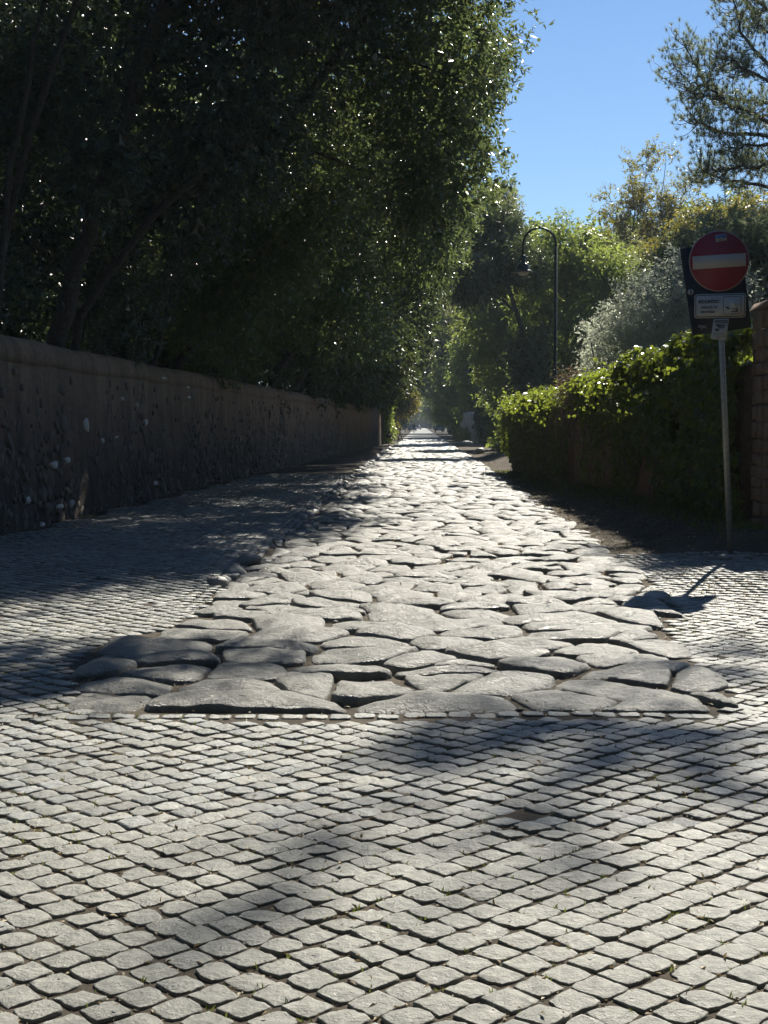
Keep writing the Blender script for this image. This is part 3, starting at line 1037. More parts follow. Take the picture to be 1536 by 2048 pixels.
        make_tree('laurel_tree', f'{ords[q + 3]} dark laurel tree from the camera in the row behind the left wall', 'tree', (bx, y, 0), tr, lb, blobs,
                  int(nt * 1.12), 8, .11 * ls, .044 * ls, .3 * (ls * .6 + .4), L_EDGE if q < 2 else L_LAUREL_FAR, B, 110 + q, G, 4200, .24 * (1 + q * .12), gap=-.42, gf=1.3, shell=.45, lump=.28)


left_row()


def shrub(name, label, cat, base, blobs, n, per, ll, lw, tl, mat, seed, group=None, droop=.2, stems=4, inner=0, gap=-.4, bmat=None, lump=.2, shell=.5):
    rng = np.random.default_rng(seed)
    t = thing(name, label, cat, base, group)
    for k in range(stems):
        b = blobs[k % len(blobs)]
        a = np.array(base) + np.array((rng.uniform(-.3, .3), rng.uniform(-.3, .3), -.05))
        q = limb_path(a, np.array(b[0]) + rng.normal(0, .3, 3), rng, .0, 6)
        MB().tube(q, np.linspace(.06, .02, len(q)), 6).obj('stem', bmat or M_BARK_GREY, t, True)
    P, N = crown_points(rng, blobs, n, shell, lump, 1.3, gap, 1.1, seed)
    V, F = foliage(rng, P, N, per, ll, lw, tl, droop)
    mb = MB().add(V, F)
    if inner:
        P, N = crown_points(rng, [(c, np.array(r) * .8) for c, r in blobs], inner, .75, lump, 1.3, -9, 1, seed)
        V, F = foliage(rng, P, N, 3, ll * 2.2, ll * 1.2, ll * 2, droop)
        mb.add(V, F)
    mb.obj('foliage', mat, t)
    return t


# ------------------------------------------------------------------ right side vegetation
shrub('silver_shrub', 'rounded silvery grey shrub behind the ivy covered wall, left of the sign', 'shrub', (6.6, 37.5, 0),
      [((5.95, 37, 3.1), (1.15, 1.3, 1.1)), ((7.0, 37.2, 3.9), (1.4, 1.4, 1.35)), ((8.3, 37.5, 4.5), (1.5, 1.4, 1.5)), ((7.2, 37.4, 2.2), (1.9, 1.5, 1.4))],
      6800, 9, .115, .029, .34, L_SILVER, 201, None, .15, 5, 0, gap=-.5, shell=.55)
shrub('oleander_shrub', 'tall dark oleander shrub with narrow glinting leaves behind the no entry sign', 'shrub', (9.2, 39.5, 0),
      [((8.2, 39.2, 5.2), (1.15, 1.6, 1.6)), ((9.3, 39.6, 5.7), (1.3, 1.6, 1.8)), ((10.6, 39.6, 5.6), (1.5, 1.6, 1.9)), ((9.6, 40, 3.6), (2.4, 1.8, 2.2)), ((11.8, 39.8, 4.6), (1.5, 1.6, 2.2))],
      6000, 9, .15, .03, .36, L_OLEANDER, 202, None, .2, 6, 2600, gap=-.5)
make_tree('evergreen_tree', 'broad bright green evergreen tree behind the street lamp', 'tree', (9.6, 73, 0),
          [([(9.6, 73, 0), (9.5, 73, 4), (9.2, 73, 9)], .25, .1)], [((9.5, 73, 4), (12, 73, 8), .1, .03), ((9.5, 73, 3), (7.6, 72.5, 6.5), .1, .03)],
          [((9.0, 72.5, 10.0), (1.7, 2.2, 2.0)), ((10.7, 73, 9.4), (1.8, 2.2, 2.0)), ((12.6, 73.4, 8.2), (1.6, 2.2, 2.0)), ((7.5, 72.4, 7.2), (1.2, 2, 2.2)), ((9.8, 72.2, 6.6), (2.4, 2.2, 2.6)),
           ((7.3, 72.3, 3.6), (1.2, 2, 2.3)), ((9.6, 72.2, 3.0), (2.4, 2, 2.3)), ((12.3, 73, 4.6), (2.2, 2.2, 2.8)), ((14.3, 74, 6.2), (1.6, 2, 2.6))],
          11500, 8, .2, .07, .55, L_BRIGHT, M_BARK, 203, None, 1300, .45, gap=-.4, gf=1.2, droop=.35, shell=.6, lump=.3)
# thin turning tree against the sky
def airy_tree():
    rng = np.random.default_rng(205)
    base = (17.6, 96, 0)
    t = thing('deciduous_tree', 'thin yellowing tree with open branches against the sky', 'tree', base)
    MB().tube(limb_path((17.6, 96, 0), (17.3, 96, 11.5), rng, 0, 9, .05), np.linspace(.22, .12, 9), 8).obj('trunk', M_BARK_GREY, t, True)
    tw = []
    tips = [(14.2, 95, 13.9), (15.2, 96, 16.4), (16.4, 95.6, 18.2), (17.6, 96.4, 19.4), (18.8, 96, 19.0), (20.0, 96, 17.0), (21.0, 96, 14.9), (15.8, 95, 14.6), (19.2, 95.5, 15.8), (17.4, 97, 16.8), (20.6, 95, 13.4), (14.6, 96.6, 12.4)]
    for tip in tips:
        a = np.array((17.4, 96, rng.uniform(8.5, 11.4)))
        q = limb_path(a, tip, rng, -.06, 9, .12)
        MB().tube(q, np.linspace(.085, .018, 9), 6).obj('limb', M_BARK_GREY, t, True)
        mb = MB()
        for k in range(24):
            s = q[int(rng.integers(3, 9))] + rng.normal(0, .05, 3)
            e = s + nrm(rng.normal(size=3) + np.array((0, 0, .6)) + nrm(np.array(tip) - a) * .6) * rng.uniform(.6, 1.5)
            mb.tube(limb_path(s, e, rng, 0, 4, .1), np.linspace(.018, .006, 4), 4)
            for z in range(11): tw.append(s + (e - s) * rng.uniform(.35, 1.1) + rng.normal(0, .12, 3))
        mb.obj('twigs', M_BARK_GREY, t)['kind'] = 'stuff'
    P = np.array(tw)
    V, F = foliage(rng, P, nrm(rng.normal(size=P.shape)), 7, .25, .09, .55, .5)
    part('crown', V, F, L_YELLOW, t)


airy_tree()
make_tree('evergreen_tree', 'yellowish green bushy tree below the pine, behind the oleander', 'tree', (18, 82, 0),
          [([(18, 82, 0), (18, 82, 9)], .25, .1)], [((18, 82, 6), (15.5, 82, 10), .1, .03), ((18, 82, 6), (21, 82, 11), .1, .03)],
          [((16.2, 82, 10.4), (1.7, 2, 1.7)), ((18.3, 82, 12.0), (1.9, 2, 1.8)), ((20.8, 82, 12.6), (2.0, 2, 2)), ((15.2, 82, 7.6), (2.0, 2, 2.6)), ((18.4, 82, 8.2), (2.6, 2, 3)), ((22.5, 82, 10.5), (2, 2, 3.4))],
          5500, 8, .22, .08, .55, L_YELLOW, M_BARK, 206, None, 2600, .5, gap=-.5)
make_tree('evergreen_tree', 'dark olive green tree between the bright evergreen and the yellowish tree', 'tree', (14.2, 88, 0),
          [([(14.2, 88, 0), (14.2, 88, 8)], .22, .1)], [((14.2, 88, 5), (13, 88, 9), .1, .03)],
          [((13.2, 88, 9.0), (1.9, 2, 2.6)), ((15.2, 88, 10.4), (1.6, 2, 2.4)), ((14.5, 88, 6), (2.6, 2, 3))],
          3600, 8, .22, .08, .55, L_OAK, M_BARK, 207, None, 1500, .5, gap=-.5)
make_tree('evergreen_tree', 'dark green tree left of the lamp, closest to the road on the right', 'tree', (7.9, 89, 0),
          [([(7.9, 89, 0), (7.8, 89, 4), (7.4, 89, 9)], .25, .1)], [((7.8, 89, 4), (9, 89, 8), .1, .03), ((7.8, 89, 4), (6.2, 89, 7), .1, .03)],
          [((7.4, 89, 10.6), (1.9, 2.2, 2.4)), ((6.6, 89, 7.6), (1.6, 2.2, 2.2)), ((8.8, 89, 8.4), (1.8, 2.2, 2.6)), ((7.6, 89, 4.6), (1.9, 2, 2.2))],
          5200, 8, .22, .08, .55, L_BRIGHT, M_BARK, 209, None, 1200, .45, gap=-.3, droop=.3)
make_tree('holm_oak_tree', 'dark oak leaning in from the right over the middle of the road', 'tree', (7.7, 71, 0),
          [([(7.7, 71, 0), (7.5, 71, 3.5), (6.6, 70.5, 7), (5.6, 70, 9.5)], .2, .08)], [((6.6, 70.5, 7), (4.3, 69.5, 8.6), .08, .03), ((7.5, 71, 3.5), (8.4, 71, 7), .08, .03)],
          [((5.9, 70, 9.3), (1.8, 2.2, 1.9)), ((4.4, 69, 8.5), (1.4, 1.8, 1.2)), ((5.4, 71.5, 11), (1.5, 2, 1.5)), ((7.2, 70.4, 4.4), (1.0, 1.2, 2.2))],
          5600, 8, .17, .065, .45, L_LAUREL_FAR, M_BARK, 210, None, 1400, .4, gap=-.35, droop=.3)
make_tree('holm_oak_tree', 'tall grey green holm oak against the sky beside the left tree row', 'tree', (8.6, 118, 0),
          [([(8.6, 118, 0), (8.4, 118, 6), (8.0, 118, 14)], .4, .15)], [((8.4, 118, 8), (10.4, 118, 15), .15, .05), ((8.4, 118, 7), (6, 118, 12), .12, .04)],
          [((9.0, 118, 19.2), (2.1, 3, 2.6)), ((9.9, 118, 16.2), (1.9, 3, 2.2)), ((7.4, 118, 16.5), (2.8, 3, 3.4)), ((9.3, 118, 12.6), (2.1, 3, 2.6)), ((7.4, 118, 11), (2.2, 3, 2.6)), ((9.6, 117.5, 8.6), (2, 2.6, 2.4))],
          6800, 8, .21, .085, .5, L_OAK, M_BARK_GREY, 208, None, 2200, .55, gap=-.6)


# ------------------------------------------------------------------ ivy covered walls on the right
HX = lambda y: 4.42 - .012 * (y - 18) + .004 * np.maximum(0, y - 32)


def ivy_wall(name, label, y0, y1, zt, n, seed, ll=.095):
    rng = np.random.default_rng(seed)
    ym = (y0 + y1) / 2
    base = (float(HX(ym)), ym, 0.0)
    w = thing(name, label, 'wall', base)
    ys = np.arange(y0, y1 + .01, .35)
    V = []; n_s = len(ys)
    prof = [(-.02, -.3), (.0, zt - .35), (.08, zt - .2), (.45, zt - .2), (.5, -.3)]
    for y in ys:
        for dx, z in prof: V.append((float(HX(y)) + dx, y, z + float(hgt(HX(y), y)) * .5))
    V = np.array(V); V[:, 0] += .03 * vnoise(V, 2.0, seed)
    k = len(prof)
    i = np.arange(n_s - 1)[:, None] * k; j = np.arange(k)[None, :]; jj = (j + 1) % k
    F = np.stack([i + j, i + jj, i + k + jj, i + k + j], -1).reshape(-1, 4)
    part('wall_core', V, [F, np.arange(k)[None, ::-1], (np.arange(k) + (n_s - 1) * k)[None, :]], M_TUFA, w)
    # leaf curtain: front face and cap
    nf = int(n * .62)
    y = rng.uniform(y0 - .25, y1 + .25, nf); z = rng.uniform(.02, 1.0, nf) ** .85 * (zt + .05)
    S = np.stack([y, z, y * 0], -1)
    bulge = .10 + .14 * vnoise(S, .8, seed + 3) + .08 * vnoise(S, 2.3, seed + 4) + .05 * np.sin(np.clip(z / zt, 0, 1) * math.pi)
    bulge = bulge * (.35 + .65 * ss(0, .7, z))
    P = np.stack([HX(y) - bulge + rng.normal(0, .05, nf), y, z + .5 * hgt(HX(y), y)], -1)
    keepf = vnoise(S, 1.4, seed + 9) > -.75 + .35 * (1 - z / zt)
    keepf &= ~((y > 26.3) & (y < 32.5) & (z < 1.55 + .25 * np.sin(y * 3)) & (rng.random(nf) < .8))
    N = np.tile(np.array((-1.0, -.15, .35)), (nf, 1))
    P, N = P[keepf], N[keepf]
    nc = n - nf
    y = rng.uniform(y0 - .25, y1 + .25, nc); dx = rng.uniform(-.34, .75, nc)
    top = zt + .15 * vnoise(np.stack([y, dx], -1), 1.9, seed + 6) + .26 * vnoise(np.stack([y, dx], -1), .8, seed + 7)
    Pc = np.stack([HX(y) + dx, y, top - .35 * np.maximum(0, -dx - .05) - .25 * np.maximum(0, dx - .4) + rng.normal(0, .05, nc) + .5 * hgt(HX(y), y)], -1)
    Nc = np.tile(np.array((-.25, -.1, 1.0)), (nc, 1))
    P = np.vstack([P, Pc]); N = np.vstack([N, Nc])
    m = len(P)
    D = nrm(np.array((-.35, 0, -.75)) + rng.normal(size=(m, 3)) * .55)
    L = ll * rng.uniform(.6, 1.25, m)
    Vv, Ff = leaves(rng, P, D, nrm(N + rng.normal(size=(m, 3)) * .45), L, L * rng.uniform(.75, 1.0, m), .12)
    mb = MB().add(Vv, Ff)
    # sprays reaching out
    ns = int((y1 - y0) * 14)
    ysp = rng.uniform(y0, y1, ns); zsp = rng.uniform(.7, 1.04, ns) * zt
    Ps = np.stack([HX(ysp) - rng.uniform(.05, .3, ns), ysp, zsp], -1)
    Ns = np.tile(np.array((-1.0, 0, .1)), (ns, 1))
    Vv, Ff = foliage(rng, Ps, Ns, 9, ll * .9, ll * .75, .4, .5, .7, .1)
    mb.add(Vv, Ff)
    mb.obj('ivy_leaves', L_IVY, w)
    for q in range(int((y1 - y0) * 1.5)):
        y = rng.uniform(y0, y1); xx = float(HX(y)) - rng.uniform(.1, .38)
        a = (xx + .1, y, rng.uniform(1.1, 2.2)); b = (xx, y + rng.normal(0, .25), rng.uniform(.2, .8))
        MB().tube(limb_path(a, b, rng, 0, 6, .35), np.linspace(.012, .006, 6), 5).obj('stem', M_TWIG, w, True)
    return w


ivy_wall('ivy_wall', 'ivy smothered wall beside the sign pole with sunlit leaves along its top', 17.4, 30.2, 2.28, 52000, 301)
ivy_wall('ivy_wall', 'farther ivy covered wall beyond the dry vines, in front of the lamp post', 32.5, 45.5, 2.16, 34000, 302, .105)


def dry_vines():
    rng = np.random.default_rng(310)
    base = (4.25, 31.3, 0)
    t = thing('dry_vine', 'tangle of brown dry vines hanging between the two ivy covered walls', 'vine', base)
    mb = MB()
    for k in range(170):
        a = np.array((4.2 + rng.uniform(-.15, .4), 31.2 + rng.uniform(-.9, .9), 2.45 + rng.normal(0, .1)))
        b = a + np.array((-rng.uniform(.1, .55), rng.normal(0, .35), -rng.uniform(.3, 1.3)))
        mb.tube(limb_path(a, b, rng, .12, 6, .5), np.linspace(.008, .003, 6), 3, False)
    mb.obj('tangle', M_TWIG, t)
    for k in range(9):
        a = np.array((4.25, 31.2 + rng.uniform(-1.0, .9), 2.3)); b = a + np.array((-.25, rng.normal(0, .3), -rng.uniform(1.2, 1.9)))
        MB().tube(limb_path(a, b, rng, 0, 7, .4), np.linspace(.02, .009, 7), 5).obj('stem', M_TWIG, t, True)
    mb = MB().box((4.3, 30.5, -.2), (4.85, 32.1, 2.3))
    mb.obj('wall_core', M_TUFA, t)
    P = np.array((4.2, 31.3, 2.45)) + rng.normal(size=(260, 3)) * np.array((.2, .5, .12))
    V, F = foliage(rng, P, nrm(rng.normal(size=P.shape)), 3, .06, .03, .2, .4)
    part('dry_leaves', V, F, L_DRY, t)


dry_vines()


# ------------------------------------------------------------------ stone gate pier at the right edge
def pier():
    rng = np.random.default_rng(320)
    x0, x1, y0, y1 = 4.45, 6.4, 16.6, 17.2
    z0, zt = .1, 2.86
    t = thing('stone_pier', 'reddish tufa stone pier at the right edge beside the sign', 'pier', (x0, y0, z0))
    MB().box((x0 + .03, y0 + .03, z0 - .3), (x1, y1 - .03, zt)).obj('core', M_MORTAR, t)
    z = z0 - .05
    while z < zt - .08:
        h = rng.uniform(.1, .22)
        x = x0
        while x < x1 - .05:
            w = min(rng.uniform(.1, .3), x1 - x)
            b = .015
            dd = rng.uniform(-.012, .03)
            j0, j1 = rng.uniform(-.02, .02, 2)
            o = MB().box((x + .008, y0 - dd, z + .007 + j0), (x + w - .008, y0 + .12, min(z + h - .007 + j1, zt)), min(.01, w * .2)).obj('stone', M_TUFA, t, False)
            x += w
        y = y0 + .13
        while y < y1 - .05:
            w = min(rng.uniform(.16, .3), y1 - y)
            dd = rng.uniform(-.01, .02)
            if w > .06:
                MB().box((x0 - dd - rng.uniform(0, .02), y + .008, z + .007 + rng.uniform(-.02, .02)), (x0 + .12, y + w - .008, min(z + h - .007 + rng.uniform(-.02, .02), zt)), min(.009, w * .2)).obj('stone', M_TUFA, t, False)
            y += w
        z += h
    # sloping worn cap
    P = np.array([(x0 - .05, y0 - .06, zt), (x1, y0 - .06, zt + .16), (x1, y1 + .06, zt + .16), (x0 - .05, y1 + .06, zt)])
    V = np.vstack([P, P + np.array((0, 0, .09)) + np.array([(.05, .05, 0), (0, .05, .04), (0, -.05, .04), (.05, -.05, 0)])])
    F = np.array([(3, 2, 1, 0), (4, 5, 6, 7), (0, 1, 5, 4), (1, 2, 6, 5), (2, 3, 7, 6), (3, 0, 4, 7)])
    part('cap', V, F, M_TUFA, t)
    V, F4, F3 = blob_rock(rng, (.22, .2, .09))
    o = part('cap_stone', V, [F4, F3], M_TUFA, t, True, False); o.location = (.42, .3, zt + .12 - z0)


pier()


# ------------------------------------------------------------------ the no entry sign
def text_mesh(body, width, mat_name):
    cu = bpy.data.curves.new('lettering', 'FONT')
    cu.body = body
    cu.size = 1.0
    cu.offset = .02
    cu.resolution_u = 3
    ob = bpy.data.objects.new('lettering', cu)
    COL.objects.link(ob)
    dg = bpy.context.evaluated_depsgraph_get()
    me = bpy.data.meshes.new_from_object(ob.evaluated_get(dg))
    V = np.array([v.co[:] for v in me.vertices])
    F = [tuple(p.vertices) for p in me.polygons]
    bpy.data.objects.remove(ob); bpy.data.curves.remove(cu); bpy.data.meshes.remove(me)
    V[:, 0] -= V[:, 0].min()
    s = width / V[:, 0].max()
    return V[:, :2] * s, F


def sign():
    Y = 15.0
    b = np.array((at(1465, 1085, Y)[0], Y, 0.0)); b[2] = float(hgt(b[0], Y)) - .03
    t = thing('traffic_sign', 'leaning pole with red no entry disc, white plate and camera notice', 'sign', tuple(b))

    def S(px, py, dy): return at(px, py, Y + dy)

    def quadplate(name, cor, dy, th, mat, par, rad=0.0):
        c = np.array([S(px, py, dy) for px, py in cor])
        if rad > 0:
            pts = []
            for i in range(4):
                p, a, d = c[i], c[i - 1], c[(i + 1) % 4]
                e0 = nrm(a - p); e1 = nrm(d - p)
                for s in np.linspace(0, 1, 6):
                    an = s * math.pi / 2
                    pts.append(p + e0 * rad * (1 - math.sin(an)) + e1 * rad * (1 - math.cos(an)))
            c = np.array(pts)
        return MB().prism(c, (0, th, 0)).obj(name, mat, par)

    def txt(name, body, px, py, wpx, dy, mat, par, tilt, bold=False):
        k = Y / FPX
        V2, F = text_mesh(body, wpx * k, None)
        o = S(px, py, dy)
        c, s = math.cos(tilt), math.sin(tilt)
        V = np.column_stack([o[0] + V2[:, 0] * c - V2[:, 1] * s, np.full(len(V2), o[1]), o[2] + V2[:, 0] * s + V2[:, 1] * c])
        me = bpy.data.meshes.new(name)
        me.from_pydata([tuple(v - LOC[par]) for v in V], [], F); me.update()
        me.materials.append(mat)
        ob = bpy.data.objects.new(name, me); link(ob, par); LOC[ob] = LOC[par]
        return ob
    # pole
    top = S(1434, 474, .06); top[1] = Y + .06
    pb = b + np.array((0, .06, 0))
    MB().tube([pb, pb + (top - pb) * .5, top], [.031, .031, .03], 12).obj('pole', M_STEEL, t, True)
    for zz in (522, 560, 612, 650):
        p = S(1440, zz, .05)
        MB().box((p[0] - .05, Y + .022, p[2] - .018), (p[0] + .05, Y + .1, p[2] + .018), .006).obj('clamp', M_STEEL, t)
    # dark back of a second panel
    bp = quadplate('backing_panel', [(1360, 498), (1481, 480), (1503, 655), (1385, 671)], .012, .01, M_BACK, t, .01)
    k = Y / FPX

    def disc(name, px, py, rpx, dy, th, mat, par, seg=48):
        c = S(px, py, dy); r = rpx * k
        an = np.linspace(0, 2 * math.pi, seg, endpoint=False)
        return MB().prism(np.column_stack([c[0] + r * np.cos(an), np.full(seg, c[1]), c[2] + r * np.sin(an)]), (0, th, 0)).obj(name, mat, par)
    sk = disc('round_sticker', 1381.4, 584, 6.0, .009, .002, M_GREYPAINT, bp, 20)
    MB().prism([S(px, py, .0065) for px, py in ((1380, 579.5), (1382.4, 579.5), (1382.8, 586), (1384.5, 588.5), (1378.6, 588.5), (1380.2, 586))], (0, .0015, 0)).obj('print', M_BLACK, sk)
    txt('graffiti', 'DOX', 1396.5, 655, 17, .009, M_GREYPAINT, bp, -.1)
    txt('graffiti', 'I', 1402.5, 659.5, 1.6, .009, M_GREYPAINT, bp, 0)
    # disc
    d = disc('no_entry_disc', 1438.5, 522, 59.8, -.006, .012, M_RIM, t, 64)
    disc('red_face', 1438.5, 522, 57.8, -.0085, .002, M_RED, d, 64)
    quadplate('white_bar', [(1384.8, 513), (1491.7, 505.8), (1492.2, 532), (1385.6, 539.2)], -.0115, .002, M_WHITE, d)
    st = quadplate('sticker', [(1430.2, 471), (1452.5, 467.3), (1453.9, 480.5), (1432.4, 484.2)], -.0115, .002, M_STICK, d)
    quadplate('blue_print', [(1431, 472), (1451.8, 468.6), (1452.6, 474.6), (1431.8, 478)], -.0135, .001, M_BLUE, st)
    txt('lettering', '430 Y', 1434.5, 483, 16, -.0137, M_BLACK, st, .14)
    # supplementary plate
    pl = quadplate('plate', [(1389, 588.6), (1491.9, 585.7), (1491, 634.7), (1389, 636.9)], -.006, .01, M_WHITE, t, .03)
    quadplate('border', [(1391, 590.4), (1490, 587.6), (1489.2, 632.8), (1391, 635)], -.0085, .002, M_BLACK, pl, .026)
    quadplate('white_field', [(1392.4, 591.8), (1488.6, 589.1), (1487.8, 631.3), (1392.4, 633.5)], -.011, .002, M_WHITE, pl, .022)
    txt('lettering', 'eccetto:', 1396.8, 606.8, 42, -.0135, M_BLACK, pl, .027)
    txt('lettering', 'veicoli in', 1401.4, 617.2, 32.6, -.0135, M_BLACK, pl, .022)
    txt('lettering', 'servizio', 1401.4, 626.4, 28.4, -.0135, M_BLACK, pl, .022)
    fr = quadplate('pictogram_frame', [(1446.6, 593.3), (1482.6, 592.4), (1482.6, 627.4), (1446.6, 628.4)], -.0135, .002, M_BLACK, pl, .02)
    quadplate('pictogram_field', [(1447.6, 594.3), (1481.6, 593.4), (1481.6, 626.4), (1447.6, 627.4)], -.016, .002, M_WHITE, pl, .017)
    MB().prism([S(px, py, -.0175) for px, py in ((1451.5, 614), (1454, 612.8), (1459.5, 616.6), (1458, 618.6), (1452.4, 616.4))], (0, .001, 0)).obj('pictogram', M_BLACK, pl)
    MB().prism([S(px, py, -.0175) for px, py in ((1463, 622), (1473, 621), (1473.2, 618), (1464.5, 619), (1464.6, 617.4), (1475.5, 616.5), (1475.3, 623.6), (1463, 624.4))], (0, .001, 0)).obj('pictogram', M_BLACK, pl)
    quadplate('pasted_sticker', [(1460.5, 598.4), (1475, 597.6), (1474.6, 616), (1461.6, 616.8)], -.0185, .001, M_STICK, pl, .012)
    rs = disc('sticker_ring', 1467.6, 606.6, 6.0, -.0198, .001, M_STICK2, pl, 20)
    disc('sticker_field', 1467.6, 606.6, 4.3, -.0212, .001, M_STICK, pl, 20)
    txt('sticker_letter', 'A', 1465.6, 609, 4, -.0225, M_STICK2, pl, 0)
    # camera surveillance notice
    nt = quadplate('surveillance_notice', [(1427.6, 637.7), (1458.4, 636.9), (1452, 680.9), (1421.6, 678.3)], -.014, .006, M_WHITE, t, .012)
    quadplate('header', [(1429.8, 640.2), (1455.2, 640.4), (1454.6, 646.2), (1429.4, 645.2)], -.0165, .002, M_BLACK, nt)
    txt('lettering', 'ATTENZIONE', 1430.6, 644.4, 23, -.018, M_WHITE, nt, -.02)
    MB().prism([S(px, py, -.0165) for px, py in ((1431.5, 647.6), (1450, 650.6), (1446.4, 657), (1440.2, 656.4), (1431.8, 650.4))], (0, .002, 0)).obj('camera_pictogram', M_BLACK, nt)
    MB().prism([S(px, py, -.0165) for px, py in ((1430.6, 656.4), (1434, 657), (1434.6, 659), (1436, 659), (1436, 656), (1438.4, 656.4), (1438.2, 662), (1430.4, 661.4))], (0, .002, 0)).obj('camera_pictogram', M_BLACK, nt)
    MB().prism([S(px, py, -.018) for px, py in ((1441.6, 651.6), (1446.8, 652.4), (1445.4, 655.4), (1441.4, 654.8))], (0, .001, 0)).obj('camera_lens', M_GREYPAINT, nt)
    txt('lettering', 'MONITORATA', 1428.6, 668.2, 19.5, -.0165, M_BLACK, nt, -.03)
    txt('lettering', 'VIDEOSORVEGLIANZA', 1425.4, 672.4, 25, -.0165, M_BLACK, nt, -.04)
    txt('lettering', '24 h', 1432, 677.2, 8, -.0165, M_BLACK, nt, -.04)
    # broken concrete footing
    rng = np.random.default_rng(9)
    for dx, dy, r in ((-.1, -.1, .1), (.13, -.03, .08), (-.2, .06, .06), (.02, .14, .08), (.02, -.17, .07)):
        V, F4, F3 = blob_rock(rng, (r, r * .8, r * .6))
        o = part('footing_stone', V, [F4, F3], M_KERB, t, True, False); o.location = (dx, dy, .03)


sign()


# ------------------------------------------------------------------ street lamps
def lamp(x, y, label):
    t = thing('street_lamp', label, 'street lamp', (x, y, 0), 'goose neck street lamps')
    R = .46
    H = 6.55
    MB().tube([(x, y, -.1), (x, y, 1.2), (x, y, 1.25), (x, y, H)], [.075, .075, .05, .045], 12).obj('pole', M_DARKPAINT, t, True)
    an = np.linspace(0, math.pi, 17)
    pts = [(x - R + R * math.cos(a), y, H + R * math.sin(a)) for a in an] + [(x - 2 * R, y, H - .2), (x - 2 * R, y, H - .32)]
    MB().tube(pts, .032, 10).obj('arm', M_DARKPAINT, t, True)
    MB().lathe([(.001, .06), (.03, .05), (.03, -.02), (.001, -.03)], 10, (x - R, y, H + R)).obj('finial', M_DARKPAINT, t, True)
    r2 = .27
    an = np.linspace(.15 * math.pi, 1.35 * math.pi, 14)
    MB().tube([(x - R - .02 + r2 * math.cos(a), y, H + .02 + r2 * math.sin(a)) for a in an], .012, 6).obj('scroll', M_DARKPAINT, t, True)
    c = (x - 2 * R, y, H - .32)
    sh = MB().lathe([(.03, .03), (.075, .02), (.085, -.02), (.085, -.19), (.11, -.2), (.17, -.26), (.19, -.36), (.22, -.4), (.30, -.44), (.30, -.46), (.21, -.43), (.17, -.36), (.02, -.22)], 28, c).obj('lamp_shade', M_DARKPAINT, t, True)
    MB().lathe([(.175, -.42), (.16, -.48), (.1, -.53), (.001, -.545)], 20, c).obj('glass_bowl', M_LAMPGLASS, sh, True)
    return t


lamp(4.82, 40.2, 'dark goose neck street lamp rising behind the ivy wall on the right')
lamp(8.05, 119, 'distant thin street lamp pole beside the far hedge on the right')


# ------------------------------------------------------------------ pines
def pine(name, label, base, trunk, limbs, seed, density, tuft=.13, needles=26, width=.006, shoots=(3, 6), group=None, sub=(.5, 1.3)):
    rng = np.random.default_rng(seed)
    t = thing(name, label, 'tree', base, group)
    q = np.asarray(trunk, float)
    MB().tube(q, np.linspace(.3, .14, len(q)), 10).obj('trunk', M_BARK, t, True)
    wood = MB()
    TP, TD = [], []
    for path, r0, dens in limbs:
        path = np.asarray(path, float)
        s = np.linspace(0, len(path) - 1, len(path) * 5)
        p = np.stack([np.interp(s, np.arange(len(path)), path[:, k]) for k in range(3)], -1)
        p[1:-1] += rng.normal(0, .03, (len(p) - 2, 3))
        MB().tube(p, np.linspace(r0, .014, len(p)), 6).obj('limb', M_BARK, t, True)
        L = np.linalg.norm(np.diff(p, axis=0), axis=1).sum()
        for k in range(int(L * dens * density)):
            f = rng.uniform(.25, 1.0) ** .8
            i = min(int(f * (len(p) - 1)), len(p) - 2)
            a = p[i]; T = nrm(p[i + 1] - p[i])
            d = nrm(T * .7 + rng.normal(size=3) * np.array((.7, .9, .6)))
            ln = rng.uniform(*sub) * (1.15 - .45 * f)
            b = a + d * ln
            c = a + d * ln * .5 + np.array((0, 0, -.12 * ln))
            e = b + np.array((0, 0, .18 * ln))
            br = np.array([a, c, b * .6 + e * .4])
            sq = np.linspace(0, 2, 6)
            br = np.stack([np.interp(sq, np.arange(3), br[:, z]) for z in range(3)], -1)
            wood.tube(br, np.linspace(.014, .006, 6), 4, False)
            for z in range(int(rng.integers(*shoots))):
                st = br[int(rng.integers(2, 6))]
                sd = nrm(d * .6 + rng.normal(size=3) * .6)
                l2 = rng.uniform(.12, .38)
                tip = st + sd * l2 + np.array((0, 0, .45 * l2))
                mid = st + sd * l2 * .6 - np.array((0, 0, .03))
                wood.tube(np.array([st, mid, tip]), (.006, .005, .004), 3, False)
                TP.append(tip); TD.append(nrm(tip - mid))
    wood.obj('twigs', M_BARK, t)['kind'] = 'stuff'
    TP = np.array(TP); TD = np.array(TD)
    n = len(TP)
    P = np.repeat(TP, needles, 0) - np.repeat(TD, needles, 0) * rng.uniform(0, .07, (n * needles, 1))
    D = nrm(np.repeat(TD, needles, 0) * .8 + rng.normal(size=(n * needles, 3)) * .62)
    L = tuft * rng.uniform(.7, 1.2, n * needles)[:, None]
    S = nrm(np.cross(D, rng.normal(size=D.shape)))
    V = np.stack([P - S * width, P + S * width, P + D * L], 1).reshape(-1, 3)
    F = np.arange(len(P) * 3).reshape(-1, 3)
    part('needles', V, F, L_PINE, t)
    return t


